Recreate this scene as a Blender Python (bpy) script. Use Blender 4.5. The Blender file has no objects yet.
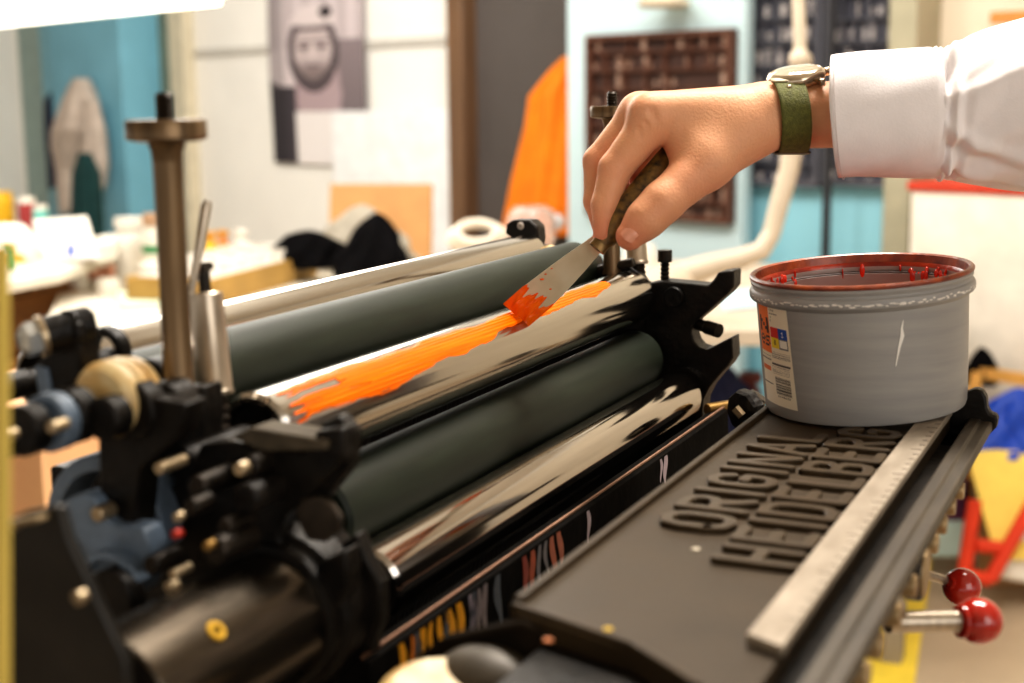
import bpy, math, random
import numpy as np
from mathutils import Vector, Matrix
random.seed(7); rng = np.random.default_rng(7)
scn = bpy.context.scene; COL = scn.collection
# ------------------------------------------------------------------ camera frame
F = 1422.2
def nrm(v): v = np.array(v, float); return v/np.linalg.norm(v)
u_ = nrm((668, -251, F)); dn = np.array((90, 8287, F), float); dn = nrm(dn-u_*np.dot(dn, u_))
x_ = np.cross(u_, -dn); x_ = x_ if x_[0] > 0 else -x_
R = np.array([x_, u_, -dn]); CAM = np.array((0, 0, 1.45))
def ray(px, py): return R@np.array((px-512, py-341.5, F))
WN = np.array((.344, .939, 0)); WN /= np.linalg.norm(WN); WD = 4.6
WS = np.array((WN[1], -WN[0], 0)); WROT = math.atan2(WS[1], WS[0])
def P(px, py, X=None, Y=None, Z=None, D=None, W=None):
    """the point of the place seen at (px,py) on a given plane"""
    v = ray(px, py)
    if X is not None: t = (X-CAM[0])/v[0]
    elif Y is not None: t = (Y-CAM[1])/v[1]
    elif Z is not None: t = (Z-CAM[2])/v[2]
    elif W is not None: t = (WD-W)/np.dot(v, WN)
    else: t = D/F
    return CAM+v*t
def pix(p):
    c = R.T@(np.array(p)-CAM); return 512+F*c[0]/c[2], 341.5+F*c[1]/c[2], c[2]
cam = bpy.data.cameras.new('camera'); co = bpy.data.objects.new('camera', cam); COL.objects.link(co)
M = Matrix.Identity(4)
for i in range(3):
    M[i][0] = R[i, 0]; M[i][1] = -R[i, 1]; M[i][2] = -R[i, 2]; M[i][3] = CAM[i]
co.matrix_world = M
cam.sensor_width = 36; cam.lens = F*36/1024; cam.clip_start = .02; cam.clip_end = 100
cam.dof.use_dof = True; cam.dof.focus_distance = 1.06; cam.dof.aperture_fstop = 5.4
scn.camera = co

# ------------------------------------------------------------------ materials
def lin(c):
    return tuple(((v/255)/12.92 if v/255 <= .04045 else ((v/255+.055)/1.055)**2.4) for v in c)
MATS = {}
def mat(name, rgb, rough=.5, metal=0, var=.12, scale=40, bump=0, bscale=None, coat=0, emit=0, sss=0, trans=0, stretch=None, alpha=1, rvar=0, second=None, spec=None, detail=4):
    if name in MATS: return MATS[name]
    m = bpy.data.materials.new(name); m.use_nodes = True; nt = m.node_tree; b = nt.nodes['Principled BSDF']
    c = lin(rgb)
    tc = nt.nodes.new('ShaderNodeTexCoord'); mp = nt.nodes.new('ShaderNodeMapping')
    nt.links.new(tc.outputs['Object'], mp.inputs['Vector'])
    if stretch: mp.inputs['Scale'].default_value = stretch
    nz = nt.nodes.new('ShaderNodeTexNoise'); nz.inputs['Scale'].default_value = scale; nz.inputs['Detail'].default_value = detail
    nt.links.new(mp.outputs[0], nz.inputs['Vector'])
    rp = nt.nodes.new('ShaderNodeValToRGB')
    rp.color_ramp.elements[0].position = .3; rp.color_ramp.elements[1].position = .7
    c2 = lin(second) if second else tuple(min(1, v*(1+var)) for v in c)
    rp.color_ramp.elements[0].color = (*[v*(1-var) for v in c], 1) if not second else (*c, 1)
    rp.color_ramp.elements[1].color = (*c2, 1)
    nt.links.new(nz.outputs['Fac'], rp.inputs['Fac']); nt.links.new(rp.outputs['Color'], b.inputs['Base Color'])
    b.inputs['Roughness'].default_value = rough; b.inputs['Metallic'].default_value = metal
    if spec is not None: b.inputs['Specular IOR Level'].default_value = spec
    if coat: b.inputs['Coat Weight'].default_value = coat; b.inputs['Coat Roughness'].default_value = .05
    if sss:
        b.inputs['Subsurface Weight'].default_value = sss; b.inputs['Subsurface Radius'].default_value = (.008, .003, .0015); b.inputs['Subsurface Scale'].default_value = 1
    if trans: b.inputs['Transmission Weight'].default_value = trans
    if emit:
        b.inputs['Emission Strength'].default_value = emit; b.inputs['Emission Color'].default_value = (*c, 1)
    if rvar:
        mr = nt.nodes.new('ShaderNodeMapRange'); mr.inputs[3].default_value = rough-rvar; mr.inputs[4].default_value = rough+rvar
        nt.links.new(nz.outputs['Fac'], mr.inputs[0]); nt.links.new(mr.outputs[0], b.inputs['Roughness'])
    if bump:
        n2 = nt.nodes.new('ShaderNodeTexNoise'); n2.inputs['Scale'].default_value = bscale or scale; n2.inputs['Detail'].default_value = 5
        nt.links.new(mp.outputs[0], n2.inputs['Vector'])
        bp = nt.nodes.new('ShaderNodeBump'); bp.inputs['Strength'].default_value = bump; bp.inputs['Distance'].default_value = .002
        nt.links.new(n2.outputs['Fac'], bp.inputs['Height']); nt.links.new(bp.outputs[0], b.inputs['Normal'])
    MATS[name] = m; return m
def vcol_mat(name, rough=.5, spec=None, coat=0):
    if name in MATS: return MATS[name]
    m = bpy.data.materials.new(name); m.use_nodes = True; nt = m.node_tree; b = nt.nodes['Principled BSDF']
    a = nt.nodes.new('ShaderNodeVertexColor'); a.layer_name = 'paint'
    nt.links.new(a.outputs['Color'], b.inputs['Base Color']); b.inputs['Roughness'].default_value = rough
    if coat: b.inputs['Coat Weight'].default_value = coat
    MATS[name] = m; return m
chrome = mat('chrome', (186, 181, 174), .13, 1, .05, 30, stretch=(9, .25, 9))
chrome2 = mat('polished_chrome', (188, 182, 176), .10, 1, .06, 25, stretch=(9, .25, 9))
rubber = mat('roller_rubber', (34, 40, 31), .5, 0, .25, 30, bump=.05, bscale=500, stretch=(4, .5, 4), spec=.25)
black = mat('black_enamel', (12, 11, 10), .42, 0, .6, 55, bump=.4, bscale=220, rvar=.12, spec=.22, second=(34, 29, 24), detail=8)  # lighter noise patches stand in for edge wear and specks of highlight
blackm = mat('oily_black_metal', (44, 38, 32), .36, .5, .5, 90, bump=.2, bscale=200, rvar=.1, spec=.3)
bluegrey = mat('blue_grey_casting', (98, 112, 128), .45, .1, .3, 60, bump=.2, bscale=200)
bronze = mat('worn_bronze', (112, 92, 68), .34, .7, .45, 40, stretch=(5, 5, .3), bump=.1, bscale=120)
steel = mat('brushed_steel', (178, 166, 150), .33, .9, .18, 60, stretch=(5, 5, .6), bump=.05)
bolt_m = mat('bolt_steel', (178, 160, 132), .35, .8, .3, 150)
zinc = mat('bright_zinc', (215, 220, 222), .28, .8, .15, 150)
brass = mat('dull_brass', (150, 118, 66), .4, .7, .3, 120)
cream_m = mat('stained_ivory', (222, 205, 160), .45, 0, .1, 60, second=(190, 140, 60))
cover_m = mat('fountain_cover_lacquer', (59, 47, 31), .48, .0, .16, 25, bump=.15, bscale=350, rvar=.07, spec=.22)
letter_m = mat('letter_lacquer', (66, 54, 38), .40, .0, .2, 60, bump=.1, bscale=300, spec=.3)
rail_m = mat('worn_grey_rail', (62, 54, 43), .5, .1, .3, 40, stretch=(3, .5, 3), bump=.12, bscale=200)
dark_m = mat('dark_groove', (7, 6, 5), .9, 0, .3, 50, spec=.03)
orange_ink = mat('orange_ink', (236, 92, 0), .3, 0, .14, 60, bump=.22, bscale=120, coat=.0, second=(250, 122, 0), stretch=(8, .2, 8), spec=.12)
ink_thick = mat('thick_orange_ink', (232, 82, 2), .22, 0, .1, 80, bump=.5, bscale=150, coat=.25, second=(246, 112, 8), spec=.3)
red_ball = mat('red_bakelite', (160, 34, 24), .16, 0, .2, 50, coat=.6, second=(184, 44, 24))
skin = mat('skin', (218, 156, 118), .5, 0, .1, 28, sss=.12, bump=.22, bscale=520, spec=.35, second=(232, 180, 146), detail=6)
nail_m = mat('fingernail', (226, 160, 132), .25, 0, .05, 200, coat=.3)
shirt = mat('white_cotton', (240, 234, 234), .85, 0, .03, 60, bump=.12, bscale=700, sss=0)
strap_m = mat('olive_nylon', (96, 98, 44), .75, 0, .25, 300, bump=.5, bscale=900)
can_m = mat('grey_can_plastic', (148, 146, 144), .42, 0, .06, 14, bump=.06, bscale=90, stretch=(1, 1, 12), second=(160, 157, 153))
can_in = mat('grey_can_inside', (150, 135, 128), .35, 0, .1, 40)
rust_red = mat('dried_red_ink', (96, 30, 14), .36, 0, .35, 70, coat=.1, second=(168, 78, 30), bump=.4, bscale=120)
red_ink = mat('fresh_red_ink', (205, 48, 20), .2, 0, .2, 100, coat=.6)
ruler_m = mat('scuffed_aluminium', (138, 126, 110), .5, .25, .12, 30, second=(164, 152, 136), stretch=(3, 1, 3), bump=.1, bscale=160)
wood_h = mat('dark_wood_handle', (34, 26, 18), .45, 0, .5, 170, second=(140, 108, 48), detail=6)
blade_m = mat('stained_blade', (202, 190, 160), .36, .35, .12, 60, second=(214, 204, 178))
def simple(name, rgb, rough=.6, **k): return mat(name, rgb, rough, k.pop('metal', 0), k.pop('var', .08), k.pop('scale', 12), **k)

# ------------------------------------------------------------------ mesh builder
class B:
    def __init__(s): s.v = []; s.f = []; s.mi = []; s.cur = 0
    def add(s, vs, fs, m=None):
        o = len(s.v); s.v += [tuple(map(float, p)) for p in vs]
        s.f += [tuple(i+o for i in f) for f in fs]; s.mi += [s.cur if m is None else m]*len(fs); return s
    def prism(s, pts, ext):
        pts = [np.array(p, float) for p in pts]; ext = np.array(ext, float); n = len(pts)
        vs = pts+[p+ext for p in pts]
        fs = [tuple(range(n))[::-1], tuple(range(n, 2*n))]+[(i, (i+1) % n, n+(i+1) % n, n+i) for i in range(n)]
        return s.add(vs, fs)
    def box(s, c, size, rot=None):
        c = np.array(c, float); h = np.array(size, float)/2; Rm = np.eye(3) if rot is None else np.array(rot)
        vs = [c+Rm@(h*np.array((a, b, d))) for a in (-1, 1) for b in (-1, 1) for d in (-1, 1)]
        return s.add(vs, [(0, 1, 3, 2), (4, 6, 7, 5), (0, 4, 5, 1), (2, 3, 7, 6), (0, 2, 6, 4), (1, 5, 7, 3)])
    def tube(s, path, rad, n=24, caps=True, sq=(1, 1), ref=None, closed=False, phase=0):
        path = [np.array(p, float) for p in path]; k = len(path)
        if not hasattr(rad, '__len__'): rad = [rad]*k
        vs = []; a = None
        for i, p in enumerate(path):
            t = path[min(i+1, k-1)]-path[max(i-1, 0)] if not closed else path[(i+1) % k]-path[i-1]
            t = t/(np.linalg.norm(t)+1e-12)
            if a is None:
                a = np.array(ref, float) if ref is not None else (np.array((0, 0, 1.)) if abs(t[2]) < .9 else np.array((1., 0, 0)))
            a = a-t*np.dot(a, t); a /= np.linalg.norm(a); b = np.cross(t, a)
            for j in range(n):
                th = 2*math.pi*j/n+phase
                vs.append(p+rad[i]*(sq[0]*math.cos(th)*a+sq[1]*math.sin(th)*b))
        fs = []
        for i in range(k if closed else k-1):
            for j in range(n):
                i2 = (i+1) % k
                fs.append((i*n+j, i*n+(j+1) % n, i2*n+(j+1) % n, i2*n+j))
        if caps and not closed: fs += [tuple(range(n))[::-1], tuple(range((k-1)*n, k*n))]
        return s.add(vs, fs)
    def lathe(s, prof, o=(0, 0, 0), axis=(0, 0, 1), n=48, close=False):
        o = np.array(o, float); t = nrm(axis); a = nrm(np.cross(t, (1, .1, 0))) if abs(t[0]) < .9 else nrm(np.cross(t, (0, 1, 0)))
        b = np.cross(t, a); vs = []; k = len(prof)
        for r, z in prof:
            for j in range(n):
                th = 2*math.pi*j/n; vs.append(o+t*z+r*(math.cos(th)*a+math.sin(th)*b))
        fs = [(i*n+j, i*n+(j+1) % n, ((i+1) % k)*n+(j+1) % n, ((i+1) % k)*n+j) for i in range(k if close else k-1) for j in range(n)]
        return s.add(vs, fs)
    def ball(s, c, r, n=24, sc=(1, 1, 1), rot=None):
        c = np.array(c, float); Rm = np.eye(3) if rot is None else np.array(rot); vs = []; fs = []; m = n//2
        for i in range(m+1):
            for j in range(n):
                a = math.pi*i/m; b = 2*math.pi*j/n
                vs.append(c+Rm@(r*np.array((sc[0]*math.sin(a)*math.cos(b), sc[1]*math.sin(a)*math.sin(b), sc[2]*math.cos(a)))))
        for i in range(m):
            for j in range(n): fs.append((i*n+j, (i+1)*n+j, (i+1)*n+(j+1) % n, i*n+(j+1) % n))
        return s.add(vs, fs)
    def grid(s, fn, nu, nv, closed_u=False):
        vs = [fn(i/(nu if closed_u else nu-1), j/(nv-1)) for j in range(nv) for i in range(nu)]
        fs = [(j*nu+i, j*nu+(i+1) % nu, (j+1)*nu+(i+1) % nu, (j+1)*nu+i) for j in range(nv-1) for i in range(nu if closed_u else nu-1)]
        return s.add(vs, fs)
    def obj(s, name, mats, parent=None, bevel=0, smooth=35, merge=False, sub=0, kind=None, label=None, seg=2, colors=None):
        me = bpy.data.meshes.new(name)
        me.from_pydata(s.v, [], s.f)
        if not isinstance(mats, (list, tuple)): mats = [mats]
        for m in mats: me.materials.append(m)
        me.polygons.foreach_set('material_index', s.mi)
        if colors is not None:
            ca = me.color_attributes.new('paint', 'FLOAT_COLOR', 'CORNER')
            arr = np.ones((len(me.loops), 4), np.float32); k = 0
            for pi, p in enumerate(me.polygons):
                for _ in range(p.loop_total): arr[k, :3] = colors[pi]; k += 1
            ca.data.foreach_set('color', arr.ravel())
        import bmesh
        bm = bmesh.new(); bm.from_mesh(me)
        if merge: bmesh.ops.remove_doubles(bm, verts=bm.verts, dist=1e-6)
        bmesh.ops.recalc_face_normals(bm, faces=bm.faces)
        bm.to_mesh(me); bm.free()
        if smooth:
            me.polygons.foreach_set('use_smooth', [True]*len(me.polygons)); me.set_sharp_from_angle(angle=math.radians(smooth))
        o = bpy.data.objects.new(name, me); COL.objects.link(o)
        if parent is not None:
            o.parent = parent; o.location = -world_loc(parent)
        if bevel:
            b = o.modifiers.new('bevel', 'BEVEL'); b.width = bevel; b.segments = seg; b.limit_method = 'ANGLE'; b.angle_limit = math.radians(40)
        if sub:
            q = o.modifiers.new('sub', 'SUBSURF'); q.levels = sub; q.render_levels = sub
        if kind: o['kind'] = kind
        if label: o['label'] = label
        return o
def world_loc(o):
    # every mesh holds world coordinates; only root Empties are moved, and a child cancels its root
    l = Vector(o.location)
    if o.type != 'EMPTY': return Vector((0, 0, 0))
    return l
def tag(o, label, cat, group=None, kind=None):
    o['label'] = label; o['category'] = cat
    if group: o['group'] = group
    if kind: o['kind'] = kind
    return o
def thing(name, label, cat, loc, group=None):
    e = bpy.data.objects.new(name, None); e.empty_display_size = .05; COL.objects.link(e); e.location = tuple(map(float, loc)); return tag(e, label, cat, group)
def struct(o): o['kind'] = 'structure'; return o
def arc(cx, cz, r, a0, a1, n=12): return [(cx+r*math.cos(math.radians(a0+(a1-a0)*i/n)), cz+r*math.sin(math.radians(a0+(a1-a0)*i/n))) for i in range(n+1)]
Uy = np.array((0, 1., 0)); Uz = np.array((0, 0, 1.)); Ux = np.array((1., 0, 0))
S = .92; CZ = 1.45

# ================================================================== PRINTING PRESS
press = thing('printing_press', 'black letterpress machine with chrome and rubber ink rollers and raised lettering on its cover', 'printing press', (-.42, .85, 0))
def rol_axis(deg, half, Rr):
    r = Rr/math.sin(math.radians(half)); return r*math.cos(math.radians(deg)), CZ+r*math.sin(math.radians(deg)), Rr
ROL = {'R3': rol_axis(-157.95, 2.95, .026*S), 'R5': rol_axis(-145.85, 2.67, .0235*S),
       'R1': (-.59*S, CZ-.158*S, .022*S), 'R2': (-.527*S, CZ-.165*S, .026*S), 'R4': (-.46*S, CZ-.25*S, .028*S)}
def roller(name, key, y0, y1, m, cap=None, shaft=(.06, .05), shaft_m=None, hollow=True, lab=None):
    x, z, r = ROL[key]; b = B()
    c = .0025
    if hollow:
        prof = [(r*.78, .012), (r*.78, 0), (r-c, 0), (r, c), (r, y1-y0-c), (r-c, y1-y0), (r*.78, y1-y0), (r*.78, y1-y0-.012)]
    else:
        prof = [(.001, 0), (r-c, 0), (r, c), (r, y1-y0-c), (r-c, y1-y0), (.001, y1-y0)]
    b.lathe(prof, (x, y0, z), Uy, 96); o = b.obj(name, m, press, label=lab)
    for ye in (.010, y1-y0-.013):
        b = B(); b.lathe([(.001, ye), (r*.79, ye), (r*.79, ye+.003), (.001, ye+.003)], (x, y0, z), Uy, 48); b.obj('roller_end', cap or black, o)
    for ya, yb in ((y0-shaft[0], y0+.02), (y1-.02, y1+shaft[1])):
        b = B(); b.tube([(x, ya, z), (x, yb, z)], r*.36, 32); b.obj('roller_shaft', shaft_m or black, o)
    return o
r1 = roller('distributor_roller', 'R1', .62*S, 1.31*S, chrome, shaft=(.075, .04), lab='slim chrome roller at the back')
r2 = roller('form_roller', 'R2', .61*S, 1.28*S, rubber, hollow=False, lab='dark green rubber roller')
r3 = roller('distributor_roller', 'R3', .655*S, 1.275*S, chrome, lab='chrome roller smeared with orange ink')
r4 = roller('form_roller', 'R4', .70*S, 1.275*S, rubber, hollow=False, lab='black rubber roller between two chrome rollers')
r5 = roller('distributor_roller', 'R5', .69*S, 1.275*S, chrome2, lab='polished chrome roller lowest of the set')
# --- wet orange ink lying on the chrome roller
def cyl_hit(px, py, key):
    x, z, r = ROL[key]; d = ray(px, py); ox, oz = CAM[0]-x, CAM[2]-z
    a = d[0]**2+d[2]**2; b = ox*d[0]+oz*d[2]; c = ox*ox+oz*oz-r*r; q = max(b*b-a*c, 0)
    t = (-b-math.sqrt(q))/a; p = CAM+d*t; return p[1], math.atan2(p[2]-z, p[0]-x)
up_pts = [cyl_hit(*p, 'R3') for p in [(272, 391), (330, 372), (400, 349), (460, 330), (520, 309), (560, 296), (600, 281), (609, 281)]]
lo_pts = [cyl_hit(*p, 'R3') for p in [(288, 424), (320, 415), (360, 401), (400, 384), (450, 359), (505, 331), (535, 316), (560, 309), (598, 294), (609, 284)]]
def interp(pts, y):
    ys = [p[0] for p in pts]; return np.interp(y, ys, [p[1] for p in pts])
def ink_patch(parent):
    x, z, r = ROL['R3']; b = B(); y0 = max(up_pts[0][0], lo_pts[0][0])-.004; y1 = lo_pts[-1][0]
    NY, NT = 260, 46
    ph = rng.uniform(0, 6.3, 40)
    def edge(y, k): return .05*math.copysign(min(1, abs(2.5*math.sin(y*52+ph[k]))), math.sin(y*52+ph[k]))+.025*math.copysign(min(1, abs(3*math.sin(y*131+ph[k+1]))), math.sin(y*131+ph[k+1]))
    idx = {}
    def vert(i, j):
        if (i, j) in idx: return idx[i, j]
        y = y0+(y1-y0)*i/NY; ta = interp(up_pts, y)+edge(y, 0); tb = interp(lo_pts, y)+edge(y, 5)
        w = j/NT; th = ta+(tb-ta)*w
        prof = min(1, 4*min(w, 1-w)*2)
        h = (.0003+.0006*(.5+.5*math.sin(th*58+ph[9]))*(.6+.4*math.sin(y*9+th*5)))*prof+.00012
        idx[i, j] = len(b.v); b.v.append((x+(r+h)*math.cos(th), y, z+(r+h)*math.sin(th))); return idx[i, j]
    for i in range(NY):
        for j in range(NT):
            y = y0+(y1-y0)*i/NY; w = j/NT
            # ragged start, bare streak near the roller's end
            if i < 4*(1+math.sin(w*30+ph[3])): continue
            if i < 30 and .30 < w < .50: continue
            k = math.sin(w*70+ph[4]+3*math.sin(y*9))+math.sin(w*23+ph[6]+y*12)
            if k < -1.95+.05*math.sin(y*41): continue
            b.f.append((vert(i, j), vert(i, j+1), vert(i+1, j+1), vert(i+1, j))); b.mi.append(0)
    return b.obj('ink_film', orange_ink, parent, smooth=80, label='wet orange ink streaked along the roller')
ink_patch(r3)

# --- the two side brackets (same casting near and far)
BR_px = [(645, 284), (663, 281), (708, 285.5), (714, 279), (718, 272.5), (727, 271), (734, 270.5), (733.5, 287), (727.5, 294), (707, 312), (696, 321), (692, 328), (691.5, 334), (694, 342), (699, 347.5), (707, 350), (716, 345), (732, 337), (733, 358), (728, 366), (717, 378), (709, 388), (703, 400), (701.5, 433), (706, 450)]
BY = 1.29*S
BR = [(p[0], p[2]) for p in (P(x, y, Y=BY) for x, y in BR_px)]
def bracket(y0, t, left):
    b = B(); pts = BR+left
    b.prism([(x, y0, z) for x, z in pts], (0, t, 0)); return b
zb = CZ-.163
o = bracket(BY, .024, [(-.355, CZ-.40), (-.52, CZ-.40), (-.52, CZ-.235), (-.445, CZ-.20), (-.425, CZ-.175)]).obj('bracket', black, press, bevel=.0015)
b = B(); b.lathe([(.001, 0), (.0085, 0), (.0095, .002), (.0095, .004)], P(674, 297, Y=BY)-Uy*.0035, Uy, 24); b.obj('bracket_boss', black, o)
NY0 = .545
o = bracket(NY0, .014, [(-.36, CZ-.40), (-.60, CZ-.42), (-.58, CZ-.27), (-.50, CZ-.225), (-.455, CZ-.20), (-.428, CZ-.178)]).obj('bracket', black, press, bevel=.0015)
b = B(); b.prism([P(x, y, Y=NY0-.002) for x, y in [(231, 437), (250, 428), (300, 436), (328, 441), (326, 450), (262, 452)]], (0, .02, 0)); b.obj('bracket_plate', mat('lit_top_plate', (84, 76, 64), .7, .0, .3, 80, bump=.2, spec=.1), o, bevel=.001)  # the plate's paler colour paints the light on the bracket's top
def screw_prof(rh, hh, rs, ls, turns):
    pr = [(.0005, 0), (rh, 0), (rh, hh), (rs*1.05, hh)]
    for i in range(turns*2): pr.append((rs*(1.18 if i % 2 else .92), hh+ls*(i+.5)/(turns*2)))
    return pr+[(rs*.95, hh+ls), (.0005, hh+ls)]
b = B(); top = P(665, 250, Y=BY+.012); b.lathe(screw_prof(.0064, .0105, .0036, .022, 6), top, -Uz, 28); b.obj('clamp_screw', blackm, press, smooth=25)
b = B(); a = P(694, 323, Y=BY+.012); c = P(719, 331, Y=BY+.0); ax = nrm(c-a); b.lathe([(.0005, 0), (.0062, 0), (.0062, .014), (.0052, .015), (.0052, np.linalg.norm(c-a)+.012), (.0005, np.linalg.norm(c-a)+.012)], c, -ax, 24)
b.obj('stop_pin', blackm, press)
# --- tall posts with a round head, sleeve cylinders beside them: one pair per bracket
def post(pxh, pyh, Y, ptop, base_z, near):
    c = P(pxh, pyh, Y=Y); x, y, z = c; b = B(); h = z-base_z
    b.lathe([(.0005, 0), (.0074, 0), (.0070, -.02), (.0070, -h*.5), (.0076, -h+.004), (.0090, -h), (.0005, -h)][::-1], (x, y, z-.004), Uz, 36)
    pb = b.obj('guide_post', bronze, press)
    b = B(); b.lathe([(.0005, -.0052), (.0125, -.0056), (.0182, -.0046), (.0190, -.0036), (.0190, .0040), (.0183, .0050), (.0005, .0050)], c, Uz, 48); b.lathe([(.0071, -.016), (.0075, -.010), (.0092, -.0052)], c, Uz, 36)
    b.obj('post_head', bronze, pb)
    b = B(); pr = [(.0005, .004)]
    for i in range(10): pr.append((.0046 if i % 2 else .0038, .004+.0013*i))
    b.lathe(pr+[(.003, .0175), (.0005, .0175)], c, Uz, 24); b.obj('post_thread', blackm, pb, smooth=20)
    return c
post(166, 130, .545, 0, CZ-.150, True)
post(612, 112, 1.17, 0, CZ-.150, False)
def sleeve(t, bt, D, near=True):
    a = P(*t, D=D); c = P(*bt, D=D); ax = nrm(c-a); L = np.linalg.norm(c-a); b = B()
    b.lathe([(.0005, 0), (.0080, 0), (.0088, .0009), (.0092, L-.001), (.0099, L), (.0095, L+.002), (.0005, L+.002)], a, ax, 36); o = b.obj('spring_sleeve', steel, press)
    b = B(); b.lathe([(.0005, -.0155), (.0053, -.0155), (.0056, -.0125), (.0032, -.011), (.0030, -.003), (.0036, 0.001)], a, ax, 28); b.obj('sleeve_cap', blackm, o)
    b = B(); pr = []
    for i in range(14): pr.append((.0068 if i % 2 else .0058, L+.002+.0025*i))
    b.lathe([(.0005, L)]+pr+[(.0005, L+.037)], a, ax, 28); b.obj('sleeve_thread', blackm, o, smooth=20)
sleeve((205.5, 293), (215, 391), .735)
sleeve((633, 206), (637.5, 262), 1.265, False)
b = B(); b.tube([P(208, 201, D=.72), P(206, 207, D=.72), P(191, 296, D=.72)], [.0020, .0028, .0018], 12); b.obj('gauge_pin', steel, press)

# --- lever, nut, bearing at the near end of the slim roller
def prismY(name, pts, Y, t, m, parent=None, bev=.0012, label=None):
    b = B(); b.prism([P(x, y, Y=Y) for x, y in pts], (0, t, 0)); return b.obj(name, m, parent or press, bevel=bev, label=label)
def rod(name, p0, p1, Y0, Y1, r, m, parent=None, n=28, r1=None, label=None):
    b = B(); b.tube([P(*p0, Y=Y0), P(*p1, Y=Y1)], [r, r1 or r], n); return b.obj(name, m, parent or press, bevel=.0007, label=label)
def rodU(name, p, Y, L, r, m, parent=None, prof=None, n=32, label=None):
    b = B(); b.lathe(prof or [(.0005, 0), (r-.001, 0), (r, .001), (r, L-.001), (r-.001, L), (.0005, L)], P(*p, Y=Y), Uy, n); return b.obj(name, m, parent or press, label=label)
def rodX(name, p, Y, x_end, rpx, m, parent=None, prof=None, n=40, label=None):
    """a rod along the rollers' direction from the near-face centre p on to where it is seen at x_end"""
    c = P(*p, Y=Y); r = rpx*pix(c)[2]/F; L = .002
    while L < .6 and pix(c+Uy*L)[0] < x_end: L += .0005
    c2 = min(.0012, r*.2)
    pr = [(.0005, 0), (r-c2, 0), (r, c2), (r, L-c2), (r-c2, L), (.0005, L)] if prof is None else [(q*r, w*L) for q, w in prof]
    b = B(); b.lathe(pr, c, Uy, n); o = b.obj(name, m, parent or press, label=label); o_dim[o.name] = (c, r, L); return o
o_dim = {}
LY = .515
lev = prismY('roller_lever', [(50, 330), (53, 318), (60, 311), (68, 310), (75, 316), (79, 332), (81, 372), (76, 383), (66, 386), (58, 396), (56, 412), (41, 412), (37, 390), (35, 366), (44, 356)], LY, .014, black, bev=.0012)
b = B(); b.prism([P(x, y, Y=LY-.002) for x, y in [(34, 366), (46, 368), (53, 404), (40, 408)]], (0, .004, 0)); b.obj('lever_lit_edge', bluegrey, lev, bevel=.001)  # blue-grey sliver paints the lit edge of the lever's leg
c = P(27, 340, Y=LY-.014); d = nrm(P(62, 331, Y=LY+.0)-c)
b = B(); b.lathe([(.0005, .008), (.0088, .008), (.0088, .030), (.0005, .030)], c, d, 32); b.obj('lever_barrel', black, lev)
b = B(); b.lathe([(.0005, .0055), (.0098, .0055), (.0098, .0080), (.0005, .0080)], c, d, 32); b.obj('washer', bolt_m, lev)
b = B(); b.lathe([(.0045, -.004), (.0078, -.0015), (.0085, 0), (.0085, .0056), (.0005, .0056)], c, d, 6)
b.lathe([(.0005, -.0022), (.0045, -.0022), (.0045, -.004)], c, d, 6); b.obj('hex_nut', zinc, lev, smooth=20)
prismY('lever_catch', [(69, 324), (76, 322), (80, 336), (77, 345), (72, 343)], LY-.003, .005, black, lev)
rodX('roller_pin', (76, 372), .525, 108, 8, brass)
rodX('roller_pin', (86, 366), .535, 112, 13, black)
rodX('bearing_ring', (103, 352), .552, 112, 25, black, prof=[(.62, 0), (.95, 0), (1, .2), (1, 1), (.62, 1), (.62, 0)])
rodX('cam_wheel', (100, 402), .505, 136, 40, cream_m, prof=[(.01, 0), (.8, 0), (.93, .08), (1, .2), (1, .32), (.95, .34), (.95, .38), (1, .4), (1, .62), (.95, .64), (.95, .68), (1, .7), (.93, .95), (.01, 1)], n=64)
rodX('wheel_hub', (148, 378), .555, 164, 19, black)
sh = rodX('cross_shaft', (-10, 448), .455, 180, 16, black)
for px, py, Y, xe, r, m in [(18, 432, .46, 36, 26, black), (44, 424, .475, 60, 30, bluegrey), (62, 418, .485, 80, 29, black), (100, 420, .49, 118, 22, black), (128, 412, .51, 146, 31, black), (160, 408, .525, 182, 26, black)]:
    rodX('shaft_collar', (px, py), Y, xe, r, m, sh)
rodX('shaft_bolt', (50, 428), .455, 66, 6.5, bolt_m, sh)
rodX('shaft_bolt', (6, 436), .445, 16, 6, bolt_m, sh)
prismY('swing_arm', [(98, 440), (104, 410), (150, 398), (186, 404), (178, 436), (140, 470), (134, 528), (104, 530), (100, 500)], .512, .016, black)
rodX('arm_bolt', (96, 515), .498, 112, 8, bolt_m)
prismY('clamp_block', [(174, 398), (178, 388), (203, 386), (205, 410), (202, 470), (194, 474), (172, 455)], .562, .016, black)
# blue-grey cam plates behind
cx, cz = (lambda p: (p[0], p[2]))(P(104, 528, Y=.53))
ringp = arc(cx, cz, .0365, 190, -10, 28)+arc(cx, cz, .0285, -10, 190, 28)
b = B(); b.prism([(x, .53, z) for x, z in ringp], (0, .022, 0)); b.obj('cam_ring', bluegrey, press, bevel=.001)
lobe = [(56, 520), (60, 505), (70, 497), (84, 494), (94, 497), (99, 506), (104, 518), (116, 526), (134, 527), (143, 530), (149, 545), (147, 570), (140, 592), (120, 606), (100, 602), (86, 585), (72, 556)]
prismY('cam_plate', lobe, .505, .014, bluegrey)
b = B(); cc = P(112, 590, Y=.5); b.prism([(x, .497, z) for x, z in arc(cc[0], cc[2], .019, 160, 20, 14)+arc(cc[0], cc[2], .0155, 20, 160, 14)], (0, .01, 0)); b.obj('cam_lip', bluegrey, press, bevel=.0006)
rodX('cam_hub', (108, 600), .49, 124, 30, black)
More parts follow.
